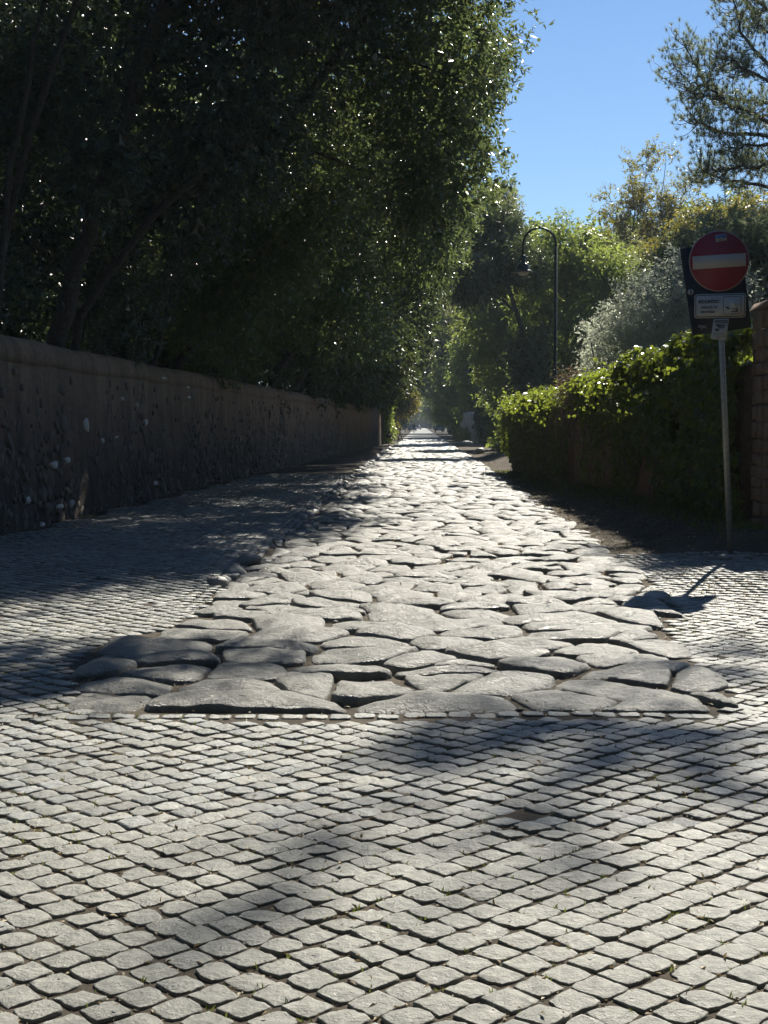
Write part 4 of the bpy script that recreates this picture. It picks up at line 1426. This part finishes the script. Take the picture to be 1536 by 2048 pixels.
def view_pine():
    Y = 46.0
    rng = np.random.default_rng(401)
    tx = 15.6
    A = lambda px, py, dy=0: at(px, py, Y + dy)
    limbs = []
    spec = [([(1750, 420), (1536, 245), (1452, 203), (1412, 172), (1362, 75)], 0), ([(1750, 440), (1536, 272), (1440, 266), (1392, 240), (1380, 225)], .5),
            ([(1750, 460), (1540, 330), (1450, 340), (1412, 338)], -.6), ([(1750, 300), (1536, 130), (1482, 70), (1462, -30)], .3),
            ([(1750, 480), (1540, 372), (1440, 358), (1398, 335)], .8), ([(1750, 330), (1560, 170), (1490, 140), (1450, 110)], -.9),
            ([(1750, 240), (1560, 40), (1500, -10), (1480, -70)], 0), ([(1412, 172), (1380, 165), (1345, 130)], .1), ([(1452, 203), (1400, 190), (1352, 165)], -.2),
            ([(1750, 400), (1560, 210), (1490, 200), (1440, 190)], 1.2), ([(1750, 430), (1570, 290), (1500, 290), (1455, 300)], -1.2), ([(1412, 172), (1425, 140), (1440, 105)], .2),
            ([(1750, 470), (1580, 330), (1520, 320), (1480, 325)], 1.0), ([(1750, 300), (1580, 100), (1530, 60), (1505, 40)], 1.4), ([(1750, 380), (1600, 240), (1540, 230), (1500, 240)], 0)]
    for pts, d in spec:
        limbs.append(([A(px, py, d * (1 - i * .1)) for i, (px, py) in enumerate(pts)], .09 if len(pts) > 3 else .035, 7.0))
    base = (tx, Y, 0)
    pine('pine_tree', 'pine tree with open needle tufts reaching in at the upper right', base, [(tx, Y, -.1), (tx + .2, Y, 6), (tx, Y, 11), (tx - .3, Y, 16)], limbs, 402, 1.05, .16, 34, .0062)


view_pine()


def shade_pine():
    """tall umbrella pine standing outside the picture on the right; its crown shades the crossing"""
    base = (9.2, 23.5, 0)
    H = 18.0
    k = np.array((SUN_DIR.x / SUN_DIR.z, SUN_DIR.y / SUN_DIR.z)) * H
    spots = [(.35, 7.1, .25, 5), (.75, 6.85, .25, 5), (.95, 6.3, .25, 2), (.55, 5.3, .22, 1), (-.35, 4.6, .24, 2), (1.5, 6.8, .22, 5), (1.3, 6.0, .2, 1), (1.75, 8.6, .5, 2), (2.4, 9.4, .4, 2)]
    limbs = []
    rng = np.random.default_rng(411)
    for x, y, r, nq in spots:
        c = np.array((x + k[0], y + k[1], H))
        a = np.array((9.0, 23.5, 14.5))
        m = (a + c) / 2 + np.array((0, 0, .6))
        limbs.append(([a, m, c + (a - c) * .12, c], .035, 0.0))
        for q in range(nq):
            v = rng.normal(size=3) * np.array((r, r, .4))
            limbs.append(([c - v * .7, c, c + v], .03, 4.5))
    for c in ((8.1, 28.7, 12.6), (8.5, 29.9, 12.4), (8.2, 31.1, 12.2), (8.8, 27.7, 12.8), (8.3, 32.4, 12.0), (9.2, 29.5, 12.6)):
        c = np.array(c)
        a = np.array((9.0, 23.5, 12.0))
        limbs.append(([a, (a + c) / 2 + np.array((0, 0, .5)), c], .07, 0.0))
        for q in range(6):
            v = rng.normal(size=3) * np.array((.5, .6, .35))
            limbs.append(([c - v * .7, c, c + v], .03, 9.0))
    pine('umbrella_pine', 'tall umbrella pine outside the frame on the right that shades the crossing', base, [(9.2, 23.5, -.1), (9.3, 23.5, 6), (9.0, 23.5, 14.5), (8.6, 23.4, 17.6)], limbs, 412, 1.0, .17, 14, .008, (3, 6), None, (.25, .6))


shade_pine()


# ------------------------------------------------------------------ beyond the walls: far hedges, trees, cars, people
shrub('hedge_mound', 'tall clipped hedge mound at the far right beyond the ivy walls', 'hedge', (8.3, 104, 0),
      [((8.0, 104, 2.2), (1.3, 2.5, 2.2)), ((9.4, 103, 2.0), (1.4, 2.5, 2.0)), ((10.6, 101, 1.6), (1.2, 2, 1.7))], 3600, 8, .2, .08, .4, L_LAUREL_FAR, 501, None, .2, 3, 900, gap=-.8, lump=.12)
shrub('hedge_mound', 'narrow sunlit hedge column beside the end of the farther ivy wall', 'hedge', (8.9, 96, 0),
      [((8.9, 96, 1.2), (.5, .8, 1.4)), ((8.5, 97, .7), (.5, .8, .8))], 900, 8, .2, .07, .4, L_BRIGHT, 502, None, .1, 3, 200, gap=-.8)
shrub('roadside_bush', 'leafy bush spilling over the far end of the left wall', 'bush', (.2, 110, 0),
      [((-.2, 110, 2.0), (.6, 1.6, 2.0)), ((.1, 112, .9), (.6, 1.4, 1.0)), ((-.1, 109.5, 3.6), (1.0, 1.5, 1.0))], 1800, 8, .2, .08, .4, L_BRIGHT, 503, None, .3, 3, 400, gap=-.6)
shrub('roadside_bush', 'sunlit yellowish bush above the pedestrians on the far left', 'bush', (1.6, 135, 0),
      [((1.7, 135, 3.9), (1.4, 2.5, 1.3)), ((.2, 134, 3.8), (1.4, 2.5, 1.8)), ((-.1, 136, 1.4), (1.0, 2.5, 1.5))], 2400, 8, .26, .1, .5, L_YELLOW, 504, None, .3, 3, 500, gap=-.5)
shrub('roadside_bush', 'low pale bush at the foot of the far plastered wall', 'bush', (7.1, 131, 0),
      [((7.1, 131, .5), (.7, 1.5, .6)), ((7.3, 128, .3), (.5, 1.2, .4))], 500, 7, .16, .05, .3, L_YELLOW, 505, None, .1, 3, 0, gap=-.8)


shrub('thicket', 'mass of greenery closing the view at the far end of the road', 'shrubs', (17.5, 668, 0),
      [((17, 668, 5), (12, 5, 6)), ((24, 664, 4), (9, 5, 5)), ((9, 666, 5), (9, 5, 6)), ((16, 670, 12), (9, 5, 6))], 2600, 7, .9, .45, 1.6, L_LAUREL_FAR, 506, None, .2, 3, 500, gap=-.8)


for x, y, r, sd, lab in ((6.5, 72, 1.0, 507, 'small rounded bush just beyond the end of the ivy walls'), (7.4, 84, 1.25, 508, 'larger rounded bush halfway between the ivy walls and the far hedge')):
    shrub('roadside_bush', lab, 'bush', (x, y, 0), [((x, y, r * .75), (r, r, r * .85)), ((x + .9 * r, y + .5, r * .9), (r * .9, r, r))], 1000, 8, .17, .07, .35, L_BRIGHT, sd, None, .2, 3, 250, gap=-.7)


def far_wall():
    t = thing('plaster_wall', 'pale plastered wall end at the far right of the road', 'wall', (7.0, 118, 0))
    A = np.array((8.25, 114.0)); B = np.array((7.5, 140.0))
    n = nrm(np.array((-(B - A)[1], (B - A)[0])))
    V = []
    for f in np.linspace(0, 1, 30):
        p = A + (B - A) * f
        for dx, z in ((0, -.1), (0, 2.5), (.04, 2.72), (.34, 2.72), (.4, 2.5), (.4, -.1)):
            q = p - n * dx
            V.append((q[0], q[1], z))
    V = np.array(V); V += .015 * vnoise(V, 1.5, 7)[:, None]
    i = np.arange(29)[:, None] * 6; j = np.arange(6)[None, :]; k = (j + 1) % 6
    F = np.stack([i + j, i + k, i + 6 + k, i + 6 + j], -1).reshape(-1, 4)
    part('wall_face', V, [F, np.arange(6)[None, ::-1], (np.arange(6) + 29 * 6)[None, :]], plain_mat('pale_plaster', (.27, .245, .225), .9, 0, .5, 1.6, .3, .6), t)


far_wall()


def rock_heap():
    rng = np.random.default_rng(61)
    for k, (px, py, r, lab) in enumerate(((934, 893, .75, 'large dark boulder on the dirt shoulder by the far right hedge'), (920, 889, .42, 'smaller stone left of the dark boulder on the far shoulder'), (957, 908, .5, 'low flat stone nearest the camera on the far right shoulder'))):
        y = 1.5 * FPX / (py - 850)
        p = at(px, py, y)
        V, F4, F3 = blob_rock(rng, (r * .7, r * .6, r * .5))
        o = part('boulder', V, [F4, F3], M_KERB, None, False); o.location = (p[0], y, .05)
        tag(o, lab, 'rock', 'rocks on the far shoulder')


rock_heap()


def far_trees():
    proto = make_tree('roadside_tree', 'distant leafy tree lining the far left side of the road', 'tree', (0, 0, 0),
                      [([(0, 0, 0), (.1, 0, 3), (0, 0, 7)], .3, .12)], [((0, 0, 4), (2, 0, 7), .1, .03), ((0, 0, 4), (-2, 0, 7), .1, .03)],
                      [((0, 0, 7.5), (3, 3, 3)), ((1.6, 0, 5.5), (2, 2.2, 2)), ((-1.6, 0, 5.4), (2.2, 2.2, 2)), ((.4, 0, 10), (2.2, 2.2, 2)), ((1, -1, 3.6), (1.6, 1.6, 1.3)), ((-1.2, -.6, 3.4), (1.6, 1.6, 1.4))],
                      4200, 7, .36, .15, .7, L_LAUREL_FAR, M_BARK, 601, 'far trees on the left of the road', 1300, .8, gap=-.5)
    proto_b = make_tree('roadside_tree', 'distant leafy tree lining the far right side of the road', 'tree', (0, 0, 0),
                        [([(0, 0, 0), (-.1, 0, 3), (0, 0, 7)], .3, .12)], [((0, 0, 4), (2, 0, 7), .1, .03), ((0, 0, 4), (-2, 0, 7), .1, .03)],
                        [((0, 0, 8), (3, 3, 3.4)), ((1.4, 0, 5.2), (2, 2.2, 2)), ((-1.6, 0, 6), (2.0, 2.2, 2)), ((-.3, 0, 11), (2.2, 2.2, 2.2)), ((.6, -1, 3.2), (1.8, 1.6, 1.6))],
                        4200, 7, .36, .15, .7, L_BRIGHT, M_BARK, 602, 'far trees on the right of the road', 1300, .8, gap=-.5)
    first = {}

    def put(p, u, y, s, rz, sz=1.0):
        if p not in first:
            o = p; first[p] = 1
            ch = []
        else:
            o = p.copy(); COL.objects.link(o)
            for c in p.children:
                d = c.copy(); COL.objects.link(d); d.parent = o
        o.location = (u + SLOPE * y, y, -.1); o.scale = (s, s, s * sz); o.rotation_euler = (0, 0, rz)
    r = random.Random(4)
    for y, u, s in ((122, -5.6, 1.0), (150, -4.6, .9), (172, -4.4, 1.0), (196, -4.6, 1.05), (222, -4.6, 1.0), (250, -5.2, 1.1), (285, -5.4, 1.1), (325, -5.4, 1.2), (370, -5.2, 1.2), (425, -5.0, 1.3), (490, -4, 1.4), (560, -3.2, 1.4), (640, -1.5, 1.8), (236, -7.5, 1.8), (180, -7, 1.5)):
        put(proto, u, y, s * r.uniform(.92, 1.08), r.uniform(0, 6.28), r.uniform(.9, 1.15))
    for y, u, s in ((138, 6.6, 1.15), (152, 5.2, .95), (160, 8.5, 1.3), (178, 5.2, 1.0), (200, 4.9, 1.1), (228, 5.4, 1.1), (260, 5.6, 1.2), (300, 6.0, 1.2), (345, 5.6, 1.3), (400, 5.2, 1.3), (460, 4.6, 1.4), (530, 3.8, 1.5), (645, 2.8, 1.9), (128, 11, 1.4), (110, 14.5, 1.3), (105, 22, 1.35), (240, 5.4, 2.0), (170, 6.2, 1.7), (205, 8, 1.9)):
        put(proto_b, u, y, s * r.uniform(.92, 1.08), r.uniform(0, 6.28), r.uniform(.9, 1.15))


far_trees()


def behind_and_beyond():
    # a second line of trees deep behind the left wall
    G = 'second line of trees behind the left wall'
    p = make_tree('laurel_tree', 'shadowy laurel tree of the second line, deep behind the left wall', 'tree', (0, 0, 0),
                  [([(0, 0, 0), (.2, 0, 3), (0, 0, 8)], .16, .08)], [((0, 0, 4), (2, 0, 7), .08, .03), ((0, 0, 4), (-2, 0, 7), .08, .03)],
                  [((0, 0, 8.5), (3, 2.6, 3.6)), ((0, 0, 4), (3, 2.2, 2.6)), ((1.2, 0, 1.8), (2.2, 1.8, 1.8)), ((-1.5, 0, 2), (2.2, 1.8, 1.8)), ((0, 0, 12), (2.4, 2.2, 2))],
                  6500, 7, .22, .09, .45, L_LAUREL, M_BARK, 651, G, 2500, .5, gap=-.9)
    spots = [(-9.3, 27.5, .3), (-9.0, 33, 1.7), (-11.5, 30, 2.2), (-8.6, 40, 2.9), (-8.2, 48, 4.1), (-12, 38, 5.2), (-7.6, 58, .9)]
    q = make_tree('holm_oak_tree', 'unseen holm oak added around the viewpoint to block sky light', 'tree', (0, 0, 0),
                  [([(0, 0, 0), (.2, 0, 3), (0, 0, 8)], .3, .12)], [((0, 0, 4), (3, 0, 8), .12, .04), ((0, 0, 4), (-3, 0, 8), .12, .04)],
                  [((0, 0, 9), (4.4, 3.4, 4.4)), ((2, 0, 4.4), (3, 2.4, 2.8)), ((-2, 0, 4.6), (3, 2.4, 2.8)), ((0, 0, 13.5), (3.4, 3, 2.6)), ((0, 0, 2), (3.6, 2, 2))],
                  4500, 7, .4, .17, .7, L_LAUREL_FAR, M_BARK, 652, 'unseen trees added to block sky light', 1500, .9, gap=-.9)
    spots2 = [(-15, -6, .3), (-9, -8, 1.2), (-3, -9, 2.2), (3.2, -9.5, 3.3), (9, -8, 4.1), (15, -5, 5.2), (-15, 2, .8), (16, 4, 1.9), (-13, 10, 3.0), (14.5, 12, 4.4)]  # unseen trees added behind and beside the camera to cut the sky fill
    for proto, ps in ((p, spots), (q, spots2)):
        for i, (x, y, a) in enumerate(ps):
            if i == 0:
                o = proto
            else:
                o = proto.copy(); COL.objects.link(o)
                for c in proto.children:
                    d = c.copy(); COL.objects.link(d); d.parent = o
            o.location = (x, y, -.1); o.rotation_euler = (0, 0, a)


behind_and_beyond()


def car(label, col, x, y, rz, group='cars parked along the far road'):
    t = thing('parked_car', label, 'car', (0, 0, 0), group)
    paint = plain_mat('car_paint', col, .25, .2, .05, 2)
    W = .86
    prof = [(-2.05, .35), (-2.1, .62), (-2.02, .86), (-1.2, .92), (1.2, .93), (1.9, .88), (2.08, .66), (2.06, .35)]
    mb = MB()
    # body as lofted cross sections with tucked sides
    for sx in (0,):
        P = np.array(prof)
        rings = []
        for xx, k, dz in ((-W, .95, -.03), (-W - .03, 1, 0), (W + .03, 1, 0), (W, .95, -.03)):
            rings.append(np.column_stack([np.full(len(P), xx if abs(xx) > W else xx * .96), P[:, 0] * k, P[:, 1] + (dz if True else 0)]))
        V = np.vstack(rings); n = len(P)
        i = np.arange(3)[:, None] * n; j = np.arange(n)[None, :]; k = (j + 1) % n
        F = np.stack([i + j, i + k, i + n + k, i + n + j], -1).reshape(-1, 4)
        mb.add(V, [F, np.arange(n)[None, ::-1], (np.arange(n) + 3 * n)[None, :]])
    mb.obj('body', paint, t)
    lo = np.array([(-.8, -1.75, .9), (.8, -1.75, .9), (.8, 1.1, .9), (-.8, 1.1, .9)])
    hi = np.array([(-.62, -1.25, 1.44), (.62, -1.25, 1.44), (.62, .35, 1.44), (-.62, .35, 1.44)])
    F = np.array([(0, 1, 5, 4), (1, 2, 6, 5), (2, 3, 7, 6), (3, 0, 4, 7), (4, 5, 6, 7)])
    part('windows', np.vstack([lo, hi]), F, M_GLASS, t)
    MB().box((-.64, -1.3, 1.435), (.64, .4, 1.5), .03).obj('roof', paint, t)
    for sx in (-1, 1):
        for yy in (-1.3, 1.3):
            an = np.linspace(0, 2 * math.pi, 20, endpoint=False)
            c = np.column_stack([np.full(20, sx * .72 - .1), yy + .32 * np.cos(an), .32 + .32 * np.sin(an)])
            wv = MB().prism(c, (.2, 0, 0)).obj('wheel', M_TYRE, t)
            c2 = np.column_stack([np.full(20, sx * .83), yy + .2 * np.cos(an), .32 + .2 * np.sin(an)])
            MB().prism(c2, (sx * .01, 0, 0)).obj('rim', M_ALU, wv)
        MB().box((sx * .7 - .12, -2.115, .62), (sx * .7 + .12, -2.04, .8), .01).obj('tail_light', M_RED, t)
        MB().box((sx * .98 - .1, .55, .95), (sx * .98 + .1, .68, 1.08), .02).obj('mirror', paint, t)
    MB().box((-.75, -2.15, .38), (.75, -2.05, .56), .03).obj('bumper', M_BLACK, t)
    MB().box((-.26, -2.165, .6), (.26, -2.1, .71), .004).obj('number_plate', M_WHITE, t)
    t.location = (x, y, .03); t.rotation_euler = (0, 0, rz)
    return t


car('dark blue car parked on the right side far down the road', (.03, .04, .07), 11.2, 290, -.03)
car('pale blue car parked on the left far behind the pedestrians', (.22, .3, .36), 6.9, 340, -.02)
car('small white car farthest away on the left of the road', (.6, .62, .62), 10.2, 425, -.02)


def person(label, x, y, top, legs, seed, group='pedestrians far down the road'):
    r = random.Random(seed)
    J = {'pel': (0, 0, .95), 'ch': (0, .01, 1.3), 'nk': (0, .01, 1.48), 'hd': (0, 0, 1.58), 'ht': (0, 0, 1.72),
         'sl': (-.19, 0, 1.42), 'sr': (.19, 0, 1.42), 'el': (-.25, .05, 1.15), 'er': (.25, -.04, 1.15), 'wl': (-.24, -.08, .92), 'wr': (.25, .12, .92), 'fl': (-.24, -.12, .8), 'fr': (.25, .18, .82),
         'hl': (-.1, 0, .92), 'hr': (.1, 0, .92), 'kl': (-.1, .1, .5), 'kr': (.1, -.02, .5), 'al': (-.1, .12, .09), 'ar': (.1, -.25, .14), 'tl': (-.1, .28, .03), 'tr': (.1, -.12, .04)}
    E = [('pel', 'ch'), ('ch', 'nk'), ('nk', 'hd'), ('hd', 'ht'), ('ch', 'sl'), ('ch', 'sr'), ('sl', 'el'), ('sr', 'er'), ('el', 'wl'), ('er', 'wr'), ('wl', 'fl'), ('wr', 'fr'), ('pel', 'hl'), ('pel', 'hr'), ('hl', 'kl'), ('hr', 'kr'), ('kl', 'al'), ('kr', 'ar'), ('al', 'tl'), ('ar', 'tr')]
    R = {'pel': (.19, .13), 'ch': (.21, .14), 'nk': (.06, .06), 'hd': (.085, .1), 'ht': (.07, .08), 'sl': (.065, .065), 'sr': (.065, .065), 'el': (.045, .045), 'er': (.045, .045), 'wl': (.033, .033), 'wr': (.033, .033), 'fl': (.03, .02), 'fr': (.03, .02),
         'hl': (.09, .09), 'hr': (.09, .09), 'kl': (.06, .06), 'kr': (.06, .06), 'al': (.05, .05), 'ar': (.042, .042), 'tl': (.04, .03), 'tr': (.04, .03)}
    names = list(J)
    me = bpy.data.meshes.new('body')
    me.from_pydata([J[k] for k in names], [(names.index(a), names.index(b)) for a, b in E], [])
    ob = bpy.data.objects.new('body', me); COL.objects.link(ob)
    md = ob.modifiers.new('skin', 'SKIN')
    for k, sv in zip(names, me.skin_vertices[0].data):
        sv.radius = R[k]; sv.use_root = (k == 'pel')
    ob.modifiers.new('sub', 'SUBSURF').levels = 1
    dg = bpy.context.evaluated_depsgraph_get()
    m2 = bpy.data.meshes.new_from_object(ob.evaluated_get(dg))
    bpy.data.objects.remove(ob)
    t = thing('person', label, 'person', (x, y, .06), group)
    m2.materials.clear()
    for mm in (plain_mat('skin', (.45, .28, .2), .6), plain_mat('top_cloth', top, .8), plain_mat('leg_cloth', legs, .8), M_BLACK): m2.materials.append(mm)
    for p in m2.polygons:
        z = p.center.z
        p.material_index = 0 if z > 1.47 or (abs(p.center.x) > .2 and z < 1.1) else (1 if z > .95 else (2 if z > .1 else 3))
        p.use_smooth = True
    b = bpy.data.objects.new('body', m2); link(b, t)
    MB().lathe([(.001, .12), (.06, .105), (.1, .05), (.105, -.02), (.09, -.09), (.001, -.1)], 14, (x, y + -.02, 1.68 + .06)).obj('hair', plain_mat('hair', (.03, .02, .015), .7), t, True)
    t.rotation_euler = (0, 0, r.uniform(-.1, .1))
    return t


person('person in a pale top and dark trousers walking at far left', 4.35, 252, (.42, .45, .44), (.05, .055, .07), 1)
person('person in dark clothes, the right one of the far pedestrians', 5.35, 254, (.04, .05, .08), (.05, .05, .06), 2)
person('person in a dark blue jacket, leftmost of the far pedestrians', 3.75, 249, (.03, .045, .09), (.06, .06, .07), 3)


def bicycle():
    x, y = .32, 93.0
    t = thing('bicycle', 'dark bicycle standing near the far end of the left wall', 'bicycle', (x, y, .05))
    z = .05
    for yy in (-.52, .52):
        an = np.linspace(0, 2 * math.pi, 25)
        wv = MB().tube([(x, y + yy + .34 * math.cos(a), z + .34 + .34 * math.sin(a)) for a in an], .022, 6, False).obj('wheel', M_TYRE, t, True)
        mb = MB()
        for a in np.linspace(0, 2 * math.pi, 12, endpoint=False):
            mb.tube([(x, y + yy, z + .34), (x, y + yy + .33 * math.cos(a), z + .34 + .33 * math.sin(a))], .004, 3, False)
        mb.obj('spokes', M_ALU, wv)
    A, B, C, D = (x, y - .52, z + .34), (x, y - .12, z + .3), (x, y - .22, z + .82), (x, y + .34, z + .86)
    mb = MB()
    for p, q in ((A, B), (A, C), (B, C), (C, D), (B, D), (D, (x, y + .52, z + .34))): mb.tube([p, q], .02, 6)
    mb.obj('frame', M_DARKPAINT, t, True)
    MB().tube([(x - .3, y + .25, z + 1.05), (x - .1, y + .33, z + 1.02), (x, y + .32, z + .98), (x + .1, y + .33, z + 1.02), (x + .3, y + .25, z + 1.05)], .016, 6).obj('handlebar', M_DARKPAINT, t, True)
    MB().tube([(x, y + .34, z + .86), (x, y + .32, z + .98)], .016, 6).obj('stem', M_DARKPAINT, t, True)
    MB().tube([(x, y - .38, z + .95), (x, y - .25, z + .96), (x, y - .08, z + .94)], (.08, .07, .025), 8).obj('saddle', M_BLACK, t, True)
    MB().tube([(x, y - .22, z + .82), (x, y - .24, z + .95)], .015, 6).obj('seat_post', M_ALU, t, True)
    MB().box((x - .16, y - .72, z + .62), (x + .16, y - .38, z + .84), .03).obj('basket', M_BLACK, t)


bicycle()


# ------------------------------------------------------------------ litter, pebbles and weeds
def litter():
    rng = np.random.default_rng(71)
    P = []
    # joints of the cobbles
    n = 26000
    i = rng.integers(0, len(CX), n)
    near = CY[i] < 12
    i = i[near]; m = len(i)
    side = rng.integers(0, 4, m); s = rng.uniform(-.06, .06, m); h = .0602
    a = np.where(side == 0, h, np.where(side == 1, -h, s)); b = np.where(side == 2, h, np.where(side == 3, -h, s))
    c = math.sqrt(.5)
    P.append(np.stack([CX[i] + (a - b) * c, CY[i] + (a + b) * c], -1))
    # joints of the big blocks
    E = np.vstack(BAS_EDGE)
    E = E[E[:, 1] < 30]
    j = rng.integers(0, len(E), 9000)
    P.append(E[j] + rng.normal(0, .022, (9000, 2)))
    # dirt shoulders
    k = 7000
    y = 10 + 50 * rng.random(k) ** 1.5
    u = UR(y) + rng.random(k) ** 1.3 * 1.7
    P.append(np.stack([u + SLOPE * y, y], -1))
    k = 1800
    y = 15 + 40 * rng.random(k) ** 1.4
    P.append(np.stack([WALLX(y) + .1 + .5 * rng.random(k) ** 2, y], -1))
    k = 500
    y = 3 + 12 * rng.random(k); x = (rng.random(k) - .5) * y * .6
    P.append(np.stack([x, y], -1))
    P = np.vstack(P)
    n = len(P)
    z = hgt(P[:, 0], P[:, 1]) - np.where(in_basalt(P[:, 0], P[:, 1]), .014, .0065) + rng.uniform(0, .006, n)
    z[-500:] += .022
    Q = np.column_stack([P, z])
    D = rng.normal(size=(n, 3)) * np.array((1, 1, .25))
    N = nrm(np.array((0, 0, 1.0)) + rng.normal(size=(n, 3)) * .35)
    L = rng.uniform(.008, .03, n) * (1 + (Q[:, 1] > 12) * .9)
    V, F = leaves(rng, Q, D, N, L, L * rng.uniform(.25, .6, n), .3)
    o = part('leaf_litter', V, F, L_DRY, None)
    tag(o, 'dry fallen leaves and bits caught in the joints and on the shoulders', 'leaf litter', None, 'stuff')
    # small stones on the dirt
    rngp = np.random.default_rng(72)
    mb = MB()
    for q in range(900):
        if q < 500:
            y = 9 + 30 * rngp.random() ** 1.4; x = UR(y) + SLOPE * y + rngp.random() * 1.5
            if y < YR(x): continue
        else:
            e = E[rngp.integers(0, len(E))]; x, y = e + rngp.normal(0, .02, 2)
        r = rngp.uniform(.008, .028)
        V = rngp.normal(size=(6, 3)) * .25
        V[:, :] += np.array([(1, 0, 0), (-1, 0, 0), (0, 1, 0), (0, -1, 0), (0, 0, .7), (0, 0, -.7)])
        F = np.array([(0, 2, 4), (2, 1, 4), (1, 3, 4), (3, 0, 4), (2, 0, 5), (1, 2, 5), (3, 1, 5), (0, 3, 5)])
        mb.add(V * r + np.array((x, y, float(hgt(x, y)) - .015)), F)
    o = mb.obj('pebbles', M_KERB, None)
    tag(o, 'small loose pebbles in the joints and on the dirt shoulder', 'pebbles', None, 'stuff')
    # weeds in the joints
    m = 9000
    i = rng.integers(0, len(CX), m); i = i[(CY[i] < 11) & (vnoise(np.stack([CX[i], CY[i]], -1), 1.6, 55) > -.1)]
    m = len(i)
    side = rng.integers(0, 4, m); s = rng.uniform(-.055, .055, m)
    a = np.where(side == 0, h, np.where(side == 1, -h, s)); b = np.where(side == 2, h, np.where(side == 3, -h, s))
    B = np.column_stack([CX[i] + (a - b) * c, CY[i] + (a + b) * c, hgt(CX[i], CY[i]) - .011])
    B = np.repeat(B, 3, 0) + rng.normal(0, .004, (m * 3, 3)) * np.array((1, 1, 0))
    D = nrm(np.array((0, 0, 1.0)) + rng.normal(size=(len(B), 3)) * .6)
    L = rng.uniform(.012, .03, len(B))
    V, F = leaves(rng, B, D, nrm(rng.normal(size=D.shape)), L, L * .22)
    # grassy fringe below the ivy and at the far shoulder
    k = 5000
    y = 16 + 30 * rng.random(k) ** 1.3; x = HX(y) - .15 - .5 * rng.random(k) ** 2
    B2 = np.column_stack([x, y, hgt(x, y) - .03])
    D2 = nrm(np.array((0, 0, 1.0)) + rng.normal(size=(k, 3)) * .5)
    L2 = rng.uniform(.05, .16, k)
    V2, F2 = leaves(rng, B2, D2, nrm(rng.normal(size=D2.shape)), L2, L2 * .1)
    o = MB().add(V, F).add(V2, F2).obj('weeds', L_GRASS, None)
    tag(o, 'small weeds and grass in the paving joints and under the ivy', 'grass', None, 'stuff')


litter()


# ------------------------------------------------------------------ thin sunlit haze
def haze():
    m = bpy.data.materials.new('thin_haze')
    m.use_nodes = True
    nt = m.node_tree
    nt.nodes.remove(nt.nodes['Principled BSDF'])
    v = nt.nodes.new('ShaderNodeVolumePrincipled')
    v.inputs['Color'].default_value = (.72, .86, 1.0, 1)
    v.inputs['Density'].default_value = .00028
    v.inputs['Anisotropy'].default_value = .1
    nt.links.new(v.outputs[0], nt.nodes['Material Output'].inputs['Volume'])
    o = MB().box((-910, -310, -1.4), (910, 1810, 42)).obj('haze', m)
    tag(o, 'thin sunlit haze filling the air over the road', 'haze', None, 'stuff')


haze()
